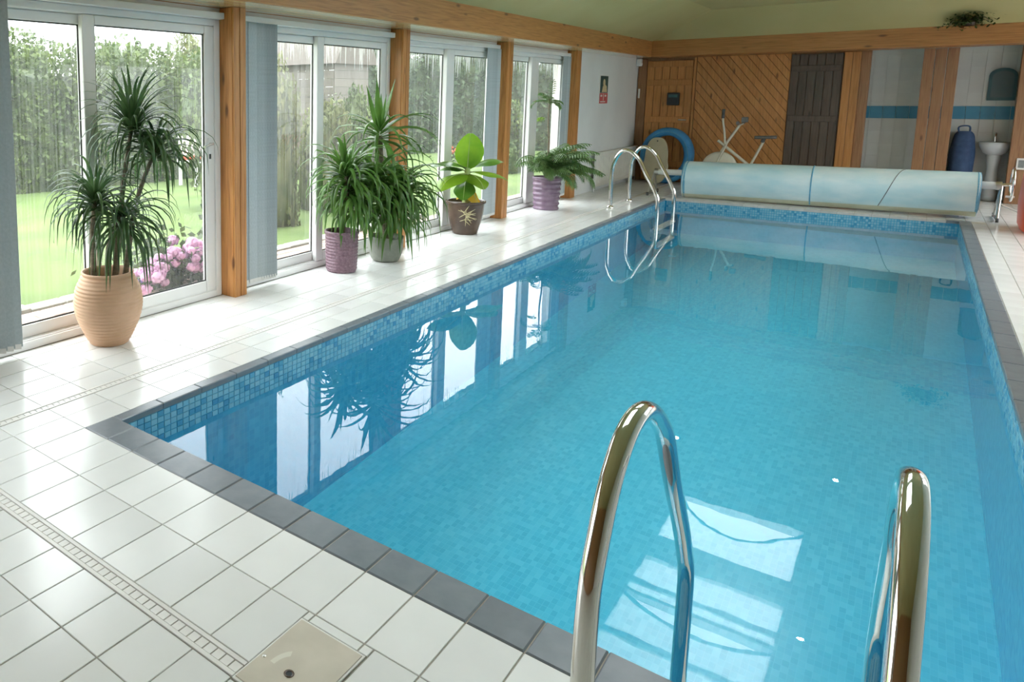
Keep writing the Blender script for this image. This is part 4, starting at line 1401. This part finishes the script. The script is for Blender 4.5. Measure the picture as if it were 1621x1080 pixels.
# boards fall from upper left to lower right (x compressed room)
sl = -1.30
step = 0.155
for k in range(-2, 30):
    c0 = k * step; c1 = c0 + step - 0.010
    big = [(px0, sl * (px0) + c0), (px1, sl * px1 + c0), (px1, sl * px1 + c1), (px0, sl * px0 + c1)]
    pl = big
    for (a, b_, c) in ((-1, 0, -px0), (1, 0, px1), (0, -1, -pz0), (0, 1, pz1)):
        pl = clip_poly(pl, a, b_, c)
        if len(pl) < 3: break
    if len(pl) < 3: continue
    d = random.uniform(0.0, 0.004)
    vv = [(x, YB - .004 - d, z) for x, z in pl] + [(x, YB + .03, z) for x, z in pl]
    m_ = len(pl)
    MB().add(vv, [tuple(range(m_)), tuple(range(2 * m_ - 1, m_ - 1, -1))] + [(i, (i + 1) % m_, (i + 1) % m_ + m_, i + m_) for i in range(m_)]).build('plank', M['clad'], pan)
# dark boarded door
d2 = empty_struct('door_2', (1.43, YB, 0))
for k in range(6):
    a = 1.115 + 0.615 * k / 6
    fbox(a + .004, a + .615 / 6 - .004, 0.01, 2.06, 0, .006 + .004 * (k % 2), 'board', M['dark_board'], d2)
for z in (0.3, 1.05, 1.8):
    fbox(1.13, 1.715, z, z + .09, -.0, .022, 'rail', M['dark_board'], d2)
# pine upright, return, brown pier and end pier in front of the tiled recess
p6 = empty_struct('trim_6', (1.85, YB, 0))
for k in range(2):
    fbox(1.742 + .095 * k, 1.742 + .095 * (k + 1) - .004, 0, 2.07, 0, .03, 'plank', M['clad'], p6)
bevel(MB().box(1.93, 2.035, YB + .0, YB + .10, 0, 2.07).build('jamb', M['clad_brown'], p6))
p7 = empty_struct('trim_7', (2.76, YB, 0))
for k in range(3):
    a = 2.585 + .36 * k / 3
    bevel(MB().box(a + .003, a + .12 - .003, YB - .02, YB + .11, 0, 2.075).build('plank', M['clad_brown'], p7))
bevel(MB().box(3.53, 3.72, YB - .02, YB + .11, 0, 2.075).build('end_plank', M['clad_brown'], p7))
# tiled recess
YT = 12.6
rc = struct(MB().box(1.9, XE, YT + .012, YT + .2, 0, 2.4).build('wall_recess', M['wall_tile']))
MB().box(1.9, XE, YB + .12, YT + .012, 2.15, 2.2).build('recess_ceiling', M['white_wall'], rc)
MB().box(1.84, 1.9, YB + .12, YT + .2, 0, 2.4).build('recess_side', M['white_wall'], rc)
NXT, NZT = 9, 11
for i in range(12):
    for j in range(12):
        x0 = 1.92 + i * 0.145; z0 = 0.01 + j * 0.182
        if z0 > 2.1: continue
        m_ = M['blue_tile'] if j == 6 else M['wall_tile']
        me_key = ('wt', j == 6)
        if me_key not in TILE_MESH:
            TILE_MESH[me_key] = MB().box(0.002, .143, 0, .012, .002, .180).mesh('wall_tile', m_)
        place_mesh('wall_tile', TILE_MESH[me_key], (x0, YT, z0), rc)
# arched mirror
t = thing('wall_mirror', 'arched mirror with dark frame on the tiled recess wall', 'mirror', (3.42, YT, 1.33))
def archpts(x0, x1, z0, z1, rise, n=10):
    pts = [(x0, z0), (x1, z0), (x1, z1 - rise)]
    for k in range(1, n):
        a = pi * k / n
        pts.append(((x0 + x1) / 2 + (x1 - x0) / 2 * cos(a), z1 - rise + rise * sin(a)))
    pts.append((x0, z1 - rise))
    return pts
def slab(pts, ya_, yb2):
    n_ = len(pts)
    return MB().add([(x, ya_, z) for x, z in pts] + [(x, yb2, z) for x, z in pts],
                    [tuple(range(n_)), tuple(range(2 * n_ - 1, n_ - 1, -1))] + [(i, i + n_, (i + 1) % n_ + n_, (i + 1) % n_) for i in range(n_)])
slab(archpts(3.27, 3.54, 1.36, 1.80, .10), YT - .03, YT).build('frame', M['mirror_frame'], t)
slab(archpts(3.30, 3.51, 1.40, 1.76, .08), YT - .034, YT - .03).build('glass', M['mirror'], t)
# pedestal basin
t = thing('pedestal_basin', 'pale grey pedestal wash basin under the arched mirror', 'basin', (3.42, YT - .15, 0))
bc = (3.40, YT - .17)
MB().lathe([(0.05, 0.0), (0.085, 0.002), (0.075, .08), (0.055, .45), (0.075, .62), (0.06, .64)], (bc[0], bc[1], 0), 24).build('pedestal', M['porcelain'], t)
bo = MB().lathe([(0.06, .62), (0.12, .66), (0.155, .74), (0.165, .80), (0.15, .805), (0.13, .77), (0.06, .72), (0.0, .715)], (bc[0], bc[1], 0), 28).build('bowl', M['porcelain'], t)
MB().tube(spline([(bc[0], bc[1] + .12, .80), (bc[0], bc[1] + .12, .90), (bc[0], bc[1] + .06, .92), (bc[0], bc[1] + .03, .88)], 5), 0.011, 8).build('tap', M['chrome'], t)
# navy bag / laundry sack
t = thing('laundry_bag', 'dark navy fabric bag slumped beside the wash basin', 'bag', (3.09, YT - .16, 0))
pf = [(0.0, 0.0), (.12, .0), (.135, .1), (.13, .4), (.125, .65), (.115, .82), (.10, .90), (.07, .94)]
m_ = MB()
vv, ff = [], []
for (r, z) in smooth_prof(pf, 4):
    for k in range(24):
        a = 2 * pi * k / 24
        q = 1 + .10 * mnoise.noise(Vector((cos(a) * 2, sin(a) * 2, z * 4)))
        vv.append((3.09 + max(r, 0) * q * cos(a), YT - .165 + max(r, 0) * q * sin(a), z))
nr = len(vv) // 24
for i in range(nr - 1):
    for k in range(24):
        ff.append((i * 24 + k, i * 24 + (k + 1) % 24, (i + 1) * 24 + (k + 1) % 24, (i + 1) * 24 + k))
m_.add(vv, ff, True).build('sack', M['navy'], t)
MB().tube(spline([(3.04, YT - .2, .9), (3.03, YT - .22, 1.0), (3.13, YT - .22, 1.01), (3.14, YT - .2, .9)], 6), 0.010, 8).build('handle', M['navy'], t)
# white frame on the end pier
t = thing('socket_box', 'white framed socket on the end pier above the red bin', 'socket', (3.585, YB - .02, 0.45))
bevel(MB().box(3.60, 3.69, YB - .04, YB - .02, 0.46, 0.61).build('plate', M['plastic_white'], t), .004)
MB().box(3.617, 3.673, YB - .043, YB - .04, 0.485, 0.585).build('inset', M['grey_vinyl'], t)

# ------------------------------------------------------------------ blue foam ring and tan board
t = thing('foam_ring', 'big blue foam ring standing on edge against the corner door', 'ring', (-0.45, 11.98, 0))
rm = MB(); NU, NV = 48, 12
vv, ff = [], []
rx, rz = 0.325, 0.395
ax_, az_, tz = 0.068, 0.068, 0.465
for i in range(NU):
    a = 2 * pi * i / NU
    for k in range(NV):
        b2 = 2 * pi * k / NV
        e = lambda v: math.copysign(abs(v) ** .6, v)
        dr_, dy = e(cos(b2)) * ax_, e(sin(b2)) * 0.11
        x = -0.42 + (rx + dr_) * cos(a); z = tz + (rz + dr_) * sin(a)
        vv.append((x, 11.95 + dy + 0.06 * (z - tz), z))
for i in range(NU):
    for k in range(NV):
        ff.append((i * NV + k, i * NV + (k + 1) % NV, ((i + 1) % NU) * NV + (k + 1) % NV, ((i + 1) % NU) * NV + k))
rm.add(vv, ff, True).build('ring_body', M['foam_blue'], t)
sm = MB()
for sg in (-1, 1):
    sm.tube([(-0.42 + (rx + sg * .0) * cos(2 * pi * k / 40), 11.95 - .112 + .06 * rz * sin(2 * pi * k / 40), tz + rz * sin(2 * pi * k / 40)) for k in range(41)], 0.005, 5, False)
    break
sm.build('seam', M['seam'], t)
t = thing('float_board', 'tan oval float board leaning inside the blue foam ring', 'board', (-0.5, 11.7, 0))
pts = []
for k in range(40):
    a = 2 * pi * k / 40
    w_ = 0.19 if sin(a) < 0 else 0.17
    pts.append((-0.52 + w_ * math.copysign(abs(cos(a)) ** .75, cos(a)), 0.385 + 0.38 * math.copysign(abs(sin(a)) ** .8, sin(a))))
n_ = len(pts)
def lean(z): return 11.66 + .13 * z
o = MB().add([(x, lean(z) - .02, z + .004) for x, z in pts] + [(x, lean(z) + .02, z + .004) for x, z in pts],
             [tuple(range(n_)), tuple(range(2 * n_ - 1, n_ - 1, -1))] + [(i, i + n_, (i + 1) % n_ + n_, (i + 1) % n_) for i in range(n_)]).build('board', M['board_tan'], t)
bevel(o, .01)
MB().lathe([(0.0, -.002), (.012, -.002)], (-0.52, lean(.71) - .021, .71), 12, 'y').build('cord_hole', M['dark_rubber'], t)

# ------------------------------------------------------------------ exercise bike
t = thing('exercise_bike', 'cream exercise bike standing behind the rolled pool cover', 'exercise bike', (0.5, 11.7, 0))
Y0 = 11.7
def tb(name, pts, r, mat):
    MB().tube(pts, r, 10).build(name, mat, t)
MB().lathe([(0.0, -.05), (.20, -.05), (.235, -.03), (.235, .03), (.20, .05), (0, .05)], (0, 0, 0), 36, 'y').build('flywheel_cover', M['bike_white'], t).matrix_basis = Matrix.Translation((0.375, Y0, .33)) @ Matrix.Diagonal((1, 1, 1.05, 1))
tb('front_fork', [(0.27, Y0, .30), (0.44, Y0, .70), (0.60, Y0, 1.0)], .019, M['bike_white'])
tb('front_fork', [(0.31, Y0 - .07, .30), (0.46, Y0 - .07, .70)], .014, M['bike_white'])
tb('frame_tube', [(0.33, Y0, .75), (0.55, Y0, .56), (0.78, Y0, .36)], .022, M['bike_white'])
tb('frame_tube', [(0.78, Y0, .36), (0.37, Y0, .15)], .02, M['bike_white'])
tb('seat_post', [(0.76, Y0, .34), (0.85, Y0, .58), (0.915, Y0, .75)], .018, M['bike_white'])
tb('handlebar', spline([(0.60, Y0 - .20, 1.03), (0.58, Y0 - .1, 1.01), (0.60, Y0, 1.0), (0.62, Y0 + .1, 1.01), (0.62, Y0 + .2, 1.03)], 5), .013, M['bike_white'])
tb('lever_arm', spline([(0.445, Y0 - .12, .70), (0.43, Y0 - .13, .88), (0.40, Y0 - .13, 1.05), (0.395, Y0 - .13, 1.14)], 5), .014, M['bike_white'])
tb('hand_grip', [(0.395, Y0 - .13, 1.10), (0.397, Y0 - .13, 1.24)], .02, M['dark_rubber'])
tb('hand_grip', [(0.60, Y0 - .12, 1.02), (0.605, Y0 - .24, 1.04)], .022, M['grey_vinyl'])
tb('hand_grip', [(0.62, Y0 + .12, 1.02), (0.62, Y0 + .24, 1.04)], .022, M['grey_vinyl'])
bevel(MB().box(0.62, 0.70, Y0 - .05, Y0 + .05, 1.04, 1.12).build('monitor', M['grey_vinyl'], t), .01)
sd = MB()
vv, ff = [], []
for i in range(9):
    u = i / 8
    x = 0.80 + .27 * u; w_ = .028 + .085 * u ** 1.3 if u < .95 else .08
    for k in range(8):
        a = 2 * pi * k / 8
        vv.append((x, Y0 + w_ * cos(a), .81 + .025 * sin(a) + .015 * u))
for i in range(8):
    for k in range(8):
        ff.append((i * 8 + k, i * 8 + (k + 1) % 8, (i + 1) * 8 + (k + 1) % 8, (i + 1) * 8 + k))
ff += [tuple(reversed(range(8))), tuple(range(64, 72))]
sd.add(vv, ff, True).build('saddle', M['grey_vinyl'], t)
tb('saddle_clamp', [(0.90, Y0, .74), (0.92, Y0, .80)], .026, M['dark_rubber'])
for x in (0.30, 0.95):
    tb('foot_bar', [(x, Y0 - .2, .03), (x, Y0 + .2, .03)], .022, M['bike_white'])
tb('frame_tube', [(0.78, Y0, .36), (0.95, Y0, .03)], .018, M['bike_white'])
tb('frame_tube', [(0.37, Y0, .15), (0.30, Y0, .03)], .018, M['bike_white'])
for sg in (-1, 1):
    tb('crank', [(0.58, Y0 + sg * .055, .30), (0.58 + sg * .08, Y0 + sg * .07, .22 if sg < 0 else .38)], .009, M['steel'])
    bevel(MB().box(0.54 + sg * .08, 0.62 + sg * .08, Y0 + sg * .11 - .04, Y0 + sg * .11 + .04, (.21 if sg < 0 else .37), (.235 if sg < 0 else .395)).build('pedal', M['dark_rubber'], t), .004)

# ------------------------------------------------------------------ red bin at the right
t = thing('storage_bin', 'orange red plastic bin with dark slot on the right deck', 'bin', (3.82, 9.9, 0))
vv, ff = [], []
NS = 24
RX, RY = 3.83, 9.50
levels = [(0.0, .86), (.02, .93), (.06, .97), (.30, 1.0), (.60, .96), (.70, .95), (.72, .97), (.74, .95)]
for z, k_ in levels:
    for k in range(NS):
        a = 2 * pi * k / NS
        e = lambda v: math.copysign(abs(v) ** .45, v)
        vv.append((RX + e(cos(a)) * .36 * k_, RY + e(sin(a)) * .42 * k_, z))
for i in range(len(levels) - 1):
    for k in range(NS):
        ff.append((i * NS + k, i * NS + (k + 1) % NS, (i + 1) * NS + (k + 1) % NS, (i + 1) * NS + k))
ff += [tuple(reversed(range(NS))), tuple(range((len(levels) - 1) * NS, len(levels) * NS))]
MB().add(vv, ff, True).build('tub', M['red_plastic'], t)
bevel(MB().box(3.56, 3.72, RY - .425, RY - .40, .34, .52).build('slot', M['black_plastic'], t), .01)
bevel(MB().box(3.49, 3.51, RY - .15, RY + .15, .36, .50).build('hand_grip', M['black_plastic'], t), .01)

# ------------------------------------------------------------------ trailing plant on the far beam ledge
TPY = YBM - .14
t = thing('trailing_plant', 'dark trailing plant hung in front of the far beam near the ceiling', 'potted plant', (2.98, TPY, ZB))
MB().lathe([(0, .0), (.05, .0), (.07, .09), (.06, .09), (.0, .075)], (2.98, YBM - .075, ZB - .055), 18).build('pot', M['brown_glaze'], t)
bevel(MB().box(2.93, 3.03, YBM - .14, YBM - .001, ZB - .075, ZB - .056).build('shelf', M['pine_x'], t), .002)
rr = random.Random(9)
lf = MB()
def ceil_z(y):
    return ZB - .05 + (YBM + .03 - y) * (ZC - ZB + .05) / (YBM + .03 - yb_)
for k in range(620):
    a = rr.uniform(0, 2 * pi)
    dx = rr.gauss(0, .10)
    if rr.random() < .3: dx = -abs(rr.gauss(.05, .10))
    yy = TPY + rr.gauss(0, .06)
    yy = min(yy, YBM - .02)
    zz = ZB + .08 + .30 * dx + rr.gauss(0, .06)
    zz = min(zz, ceil_z(yy) - .03)
    c = Vector((2.98 + dx, yy, zz))
    d = Vector((cos(a), sin(a) * .7, rr.uniform(-1, .3))).normalized(); s_ = d.cross(Vector((0, 0, 1)) + Vector((.01, 0, 0))).normalized()
    L = rr.uniform(.03, .055)
    lf.add([c, c + d * L * .5 + s_ * L * .3, c + d * L, c + d * L * .5 - s_ * L * .3], [(0, 1, 2, 3)])
lf.build('foliage', M['fol_a'], t, kind='stuff')
for k in range(5):
    x = 2.98 + (k - 2) * .06
    MB().tube(spline([(2.98, YBM - .075, ZB + .03), (x, TPY - .02, ZB + .05), (x + .03 * (k - 2), TPY - .04, ZB - .03)], 5), .004, 5).build('stem', M['bark'], t)

# ------------------------------------------------------------------ recessed ceiling lamps
for k, (x, y, where) in enumerate([(0.67, 8.49, 'over the left of the pool, far row'), (2.26, 8.52, 'over the right of the pool, far row'), (2.26, 5.2, 'beside the rooflights, nearer row')]):
    t = thing('ceiling_lamp', 'small round recessed downlight ' + where, 'ceiling lamp', (x, y, ZC), 'recessed ceiling downlights')
    MB().lathe([(.028, -.001), (.045, -.001), (.045, -.006), (.028, -.006), (.028, -.001)], (x, y, ZC), 24).build('bezel', M['chrome'], t)
    MB().lathe([(.0, -.003), (.028, -.003)], (x, y, ZC), 24).build('bulb', M['lamp'], t)

# ------------------------------------------------------------------ garden
lawn = struct(MB().box(-60, XW - 0.10, -40, 60, -0.3, -0.10).build('lawn', M['lawn']))
pa = struct(MB().box(-1.98, XW - .10, -3.5, 12, -0.10, -0.092).build('patio', M['sand']))
PM = MB().cbox(-.048, .048, -.098, .098, -.03, .0, .004).mesh('paver', M['paver'])
PW = (1.98 - 1.19) / 8
n_p = 0
for i in range(8):
    for j in range(34):
        y = -1.0 + j * .2 + (.1 if i % 2 else 0)
        if n_p < 290:
            place_mesh('paver', PM, (-1.19 - PW * (i + .5), y, -.075 + random.uniform(-.003, .003)), pa)
            n_p += 1
ed = empty_struct('garden_edging', (-2.06, 2, -.1))
EM = MB().cbox(-.06, .06, -.145, .145, -.06, .0, .012).mesh('edging_stone', M['edging'])
for j in range(30):
    place_mesh('edging_stone', EM, (-2.06 + random.uniform(-.006, .006), -2.2 + j * .30, -.05 + random.uniform(-.008, .008)), ed, random.uniform(-.03, .03))

def crown(seed, n, leaf, dens=1.0, cone=0.0):
    """unit crown: a rough dark core wrapped in thousands of leaf blades; radius about 1, base at z=0, top at z=2"""
    r_ = random.Random(seed)
    m = MB()
    m.ball((0, 0, .95), .66, 1, 1, 1.15, 20, 14, .35, seed)
    lobes = []
    for k in range(26):
        d = Vector((r_.gauss(0, 1), r_.gauss(0, 1), r_.gauss(0, 1))).normalized()
        lobes.append((d * r_.uniform(.5, .85), r_.uniform(.20, .38)))
    for k in range(n):
        c, rad = r_.choice(lobes)
        d = Vector((r_.gauss(0, 1), r_.gauss(0, 1), r_.gauss(0, 1))).normalized()
        p = c + d * rad * r_.uniform(.75, 1.08)
        p = Vector((p.x, p.y, p.z * 1.12 + .98))
        p.x *= 1 - cone * p.z / 2; p.y *= 1 - cone * p.z / 2
        if p.z < .02: p.z = r_.uniform(.02, .2)
        L = leaf * r_.uniform(.7, 1.4)
        u = Vector((r_.gauss(0, 1), r_.gauss(0, 1), r_.gauss(0, .7))).normalized()
        s = u.cross(d)
        if s.length < .1: continue
        s.normalize()
        m.add([p - u * L * .5, p + s * L * .28, p + u * L * .5, p - s * L * .28], [(0, 1, 2, 3)])
    return m
CR = {}
for mat in ('fol_a', 'fol_b', 'fol_c'):
    for sd_ in (1, 2):
        CR[(mat, sd_)] = crown(sd_ * 7 + len(mat), 6500, .10).mesh('crown', M[mat])
    CR[(mat, 3)] = crown(31, 6500, .09, cone=.55).mesh('crown', M[mat])
TRUNK = MB().tube([(0, 0, 0), (0.01, 0, .5), (0, .01, 1.0)], [.05, .04, .03], 8).mesh('trunk', M['bark'])
def tree(name, label, x, y, rx, ry, h, mat, var, rot, group, cat='tree'):
    t = thing(name, label, cat, (x, y, -.10), group)
    o = place_mesh('crown', CR[(mat, var)], (x, y, -.10), t, rot)
    o.scale = (rx, ry, h / 2.1)
    if cat == 'shrub':      # bushy to the ground: the widest part sits low
        o.scale = (rx, ry, h / 1.45)
        o.location.z = -.10 - h * .42
    o['kind'] = 'stuff'
    k = place_mesh('trunk', TRUNK, (x, y, -.10), t)
    k.scale = (1, 1, h / 2.1)
def hedge(name, label, path, h, w, mat, n, leaf, seed):
    r_ = random.Random(seed)
    pts = spline([(x, y, 0) for x, y in path], 10)
    t = thing(name, label, 'hedge', (path[0][0], path[0][1], -.10))
    L = [0.0]
    for i in range(1, len(pts)): L.append(L[-1] + (pts[i] - pts[i - 1]).length)
    def at(s):
        i = 1
        while i < len(pts) - 1 and L[i] < s: i += 1
        u = (s - L[i - 1]) / max(1e-6, L[i] - L[i - 1])
        p = pts[i - 1].lerp(pts[i], u); d = (pts[i] - pts[i - 1]).normalized()
        return p, Vector((-d.y, d.x, 0))
    def hh(s): return h * (1 + .16 * mnoise.noise(Vector((s * .55, seed, 0))) + .10 * mnoise.noise(Vector((s * 1.7, seed, 5))))
    # dark woody core
    m = MB(); NS_ = int(L[-1] / .4) + 2; ang = [0, .5, 1.0, 1.57, 2.1, 2.6, pi]
    vv, ff = [], []
    for i in range(NS_):
        s = L[-1] * i / (NS_ - 1); p, nn = at(s)
        for a in ang:
            q = .82 + .12 * mnoise.noise(Vector((s * 1.3, a * 1.5, seed)))
            vv.append(p + nn * (w * .5 * q * (abs(cos(a)) ** .5) * (1 if cos(a) > 0 else -1)) + Vector((0, 0, -.1 + hh(s) * q * sin(a) ** .35)))
    for i in range(NS_ - 1):
        for k in range(len(ang) - 1):
            b_ = i * len(ang) + k
            ff.append((b_, b_ + 1, b_ + len(ang) + 1, b_ + len(ang)))
    m.add(vv, ff, True)
    for k in range(n):
        s = r_.uniform(0, L[-1]); p, nn = at(s)
        a = r_.uniform(0, pi)
        if k % 5 < 3:
            a = math.asin(min(1, r_.random()) ** 2.86)
            if r_.random() < .8: a = pi - a
        q = r_.uniform(.86, 1.06) + .14 * mnoise.noise(Vector((s * 1.6, a * 2.2, seed + 3)))
        c = p + nn * (w * .5 * q * (abs(cos(a)) ** .5) * (1 if cos(a) > 0 else -1)) + Vector((0, 0, -.1 + hh(s) * q * sin(a) ** .35))
        u = Vector((r_.gauss(0, 1), r_.gauss(0, 1), r_.gauss(.3, 1))).normalized()
        d = Vector((r_.gauss(0, 1), r_.gauss(0, 1), r_.gauss(0, 1))).normalized()
        sd = u.cross(d).normalized(); l_ = leaf * r_.uniform(.6, 1.4)
        m.add([c - u * l_ * .5, c + sd * l_ * .3, c + u * l_ * .5, c - sd * l_ * .3], [(0, 1, 2, 3)])
    m.build('foliage', mat, t, kind='stuff')
hedge('hedge', 'tall mixed green hedge along the back of the lawn, seen behind the dracaena',
      [(-9.6, 0.0), (-9.0, 3.0), (-8.5, 6.0), (-8.3, 9.0), (-8.4, 12.6)], 2.45, 1.3, M['fol_a'], 30000, .10, 4)
hedge('hedge', 'dark evergreen hedge closing the far corner of the lawn, seen behind the banana plant',
      [(-8.6, 14.4), (-7.9, 16.8), (-6.6, 19.0), (-4.8, 20.4), (-2.6, 21.4), (-1.0, 22.0)], 3.3, 1.3, M['fol_b'], 18000, .13, 8)
rr = random.Random(2)
for x, y, h, r_, mat, lab in [(-13.2, 7.4, 3.25, 1.1, 'fol_a', 'pale tree rising above the hedge, in the nearest window left pane'),
                              (-12.6, 9.9, 3.35, 1.1, 'fol_a', 'pale tree rising above the hedge, behind the dracaena top'),
                              (-12.2, 12.3, 3.45, 1.0, 'fol_c', 'yellowish tree rising above the hedge, by the nearest window right edge')]:
    tree('garden_tree', lab, x, y, r_, r_, h, mat, 1 + int(y) % 2, rr.uniform(0, 6), 'trees above the back hedge')
GS = 'shrubs in the flower border'
for k, (x, y, r_, h, mat, lab) in enumerate([
        (-3.15, 5.0, .42, 2.25, 'fol_c', 'tallest yellow green shrub, in the second window beside the blind'),
        (-3.35, 6.35, .42, 1.75, 'fol_c', 'yellow green shrub behind the purple yucca pot, right of the tallest'),
        (-3.65, 7.5, .45, 1.70, 'fol_a', 'rounded mid green shrub in the second window, left of the pine post'),
        (-4.3, 8.6, .5, 1.75, 'fol_a', 'mid green shrub behind the tall yucca, nearest the shed'),
        (-4.4, 5.6, .55, 2.75, 'fol_a', 'tall mid green shrub at the back of the flower border'),
        (-3.6, 13.0, .55, 1.7, 'fol_a', 'nearest leafy shrub on the lawn in the farthest window'),
        (-3.1, 15.4, .6, 2.0, 'fol_a', 'middle leafy shrub on the lawn in the farthest window'),
        (-2.6, 18.4, .7, 2.2, 'fol_b', 'farthest dark shrub on the lawn in the farthest window')]):
    tree('garden_shrub', lab, x, y, r_, r_ * 1.15, h, mat, 1 + k % 2, rr.uniform(0, 6), GS, 'shrub')

# shed
t = thing('garden_shed', 'brown timber shed behind the border shrubs', 'shed', (-6.5, 10.5, -.1))
sx0, sx1, sy0, sy1 = -7.3, -5.75, 9.9, 11.1
for k in range(14):
    z = -.1 + k * .16
    MB().box(sx0, sx1, sy0 - .012, sy0 + .02, z, z + .155).build('board', M['shed_wall'], t)
    MB().box(sx1 - .02, sx1 + .012, sy0 + .02, sy1, z, z + .155).build('board', M['shed_wall'], t)
MB().add([(sx0 - .15, sy0 - .15, 2.10), (sx1 + .15, sy0 - .15, 2.10), (sx1 + .15, (sy0 + sy1) / 2, 3.3), (sx0 - .15, (sy0 + sy1) / 2, 3.3), (sx0 - .15, sy1 + .15, 2.1), (sx1 + .15, sy1 + .15, 2.1)],
         [(0, 1, 2, 3), (3, 2, 5, 4), (1, 5, 2), (0, 3, 4)]).build('roof', M['shed_roof'], t)

t = thing('garden_chair', 'white garden chair with red cushion on the far lawn', 'chair', (-6.85, 7.30, -.1))
for dx in (-.2, .2):
    for dy in (-.25, .25):
        MB().box(-6.85 + dx - .02, -6.85 + dx + .02, 7.3 + dy - .025, 7.3 + dy + .025, -.1, .32).build('leg', M['upvc'], t)
MB().box(-7.08, -6.62, 7.0, 7.6, .32, .36).build('seat', M['upvc'], t)
MB().box(-7.08, -7.04, 7.0, 7.6, .36, .78).build('backrest', M['upvc'], t)
bevel(MB().box(-7.03, -6.63, 7.03, 7.57, .36, .43).build('cushion', M['red_petal'], t), .02)

# hydrangea by the window
t = thing('hydrangea', 'pink hydrangea bush in bloom just outside beside the terracotta urn', 'shrub', (-1.72, 2.2, -.09))
rr = random.Random(17)
fb = MB()
for k in range(1100):
    c = Vector((-1.78 + rr.gauss(0, .14), 2.10 + rr.gauss(0, .24), .08 + abs(rr.gauss(0, .16)) - .12))
    d = Vector((rr.gauss(0, 1), rr.gauss(0, 1), rr.gauss(.3, .6))).normalized()
    s = d.cross(Vector((rr.gauss(0, 1), rr.gauss(0, 1), rr.gauss(0, 1)))).normalized()
    L = rr.uniform(.05, .09)
    c.x = min(c.x, -1.60)
    c.z = max(c.z, -.05)
    fb.add([c, c + d * L * .5 + s * L * .33, c + d * L, c + d * L * .5 - s * L * .33], [(0, 1, 2, 3)])
fb.build('foliage', M['fol_a'], t, kind='stuff')
def bloom(c, r, mat, seed):
    q = random.Random(seed)
    m = MB()
    m.ball(c, r * .8, 1, 1, .85, 8, 6)
    for k in range(60):
        d = Vector((q.gauss(0, 1), q.gauss(0, 1), q.gauss(.2, 1))).normalized()
        p = Vector(c) + Vector((d.x, d.y, d.z * .85)) * r * q.uniform(.85, 1.05)
        s = d.cross(Vector((q.gauss(0, 1), q.gauss(0, 1), q.gauss(0, 1)))).normalized(); u = s.cross(d)
        L = r * .33
        m.add([p + s * L, p + u * L, p - s * L, p - u * L], [(0, 1, 2, 3)])
    m.build('flower_head', mat, t)
rb_ = random.Random(41)
blooms = []
for _ in range(900):
    if len(blooms) >= 52: break
    u = rb_.random()
    c = (-1.64 + rb_.gauss(0, .06), 1.68 + u * .84, .0 + rb_.random() * (.14 + .34 * u))
    if all((Vector(c) - Vector(q)).length > .050 for q in blooms):
        blooms.append(c)
for k, c in enumerate(blooms):
    bloom(c, .040 if k % 3 else .052, M['mauve'] if k in (11, 23) else M['pink'], k)
# red flowers in the grass by the farthest windows
for k, (x, y) in enumerate([(-5.6, 14.6), (-4.5, 15.6)]):
    t = thing('flower_clump', ['red flowering clump at the lawn edge behind the banana plant', 'red flowering clump at the lawn edge behind the palm'][k], 'flowers', (x, y, -.1))
    fb = MB()
    for q in range(260):
        c = Vector((x + rr.gauss(0, .18), y + rr.gauss(0, .25), -.08 + abs(rr.gauss(0, .14))))
        d = Vector((rr.gauss(0, 1), rr.gauss(0, 1), 1)).normalized(); s = d.cross(Vector((1, .3, 0))).normalized(); L = .09
        fb.add([c, c + d * L * .5 + s * L * .3, c + d * L, c + d * L * .5 - s * L * .3], [(0, 1, 2, 3)])
    fb.build('foliage', M['fol_a'], t, kind='stuff')
    for q in range(9):
        bloom((x + rr.gauss(0, .15), y + rr.gauss(0, .2), .18 + rr.uniform(-.05, .08)), .06, M['red_petal'], q)
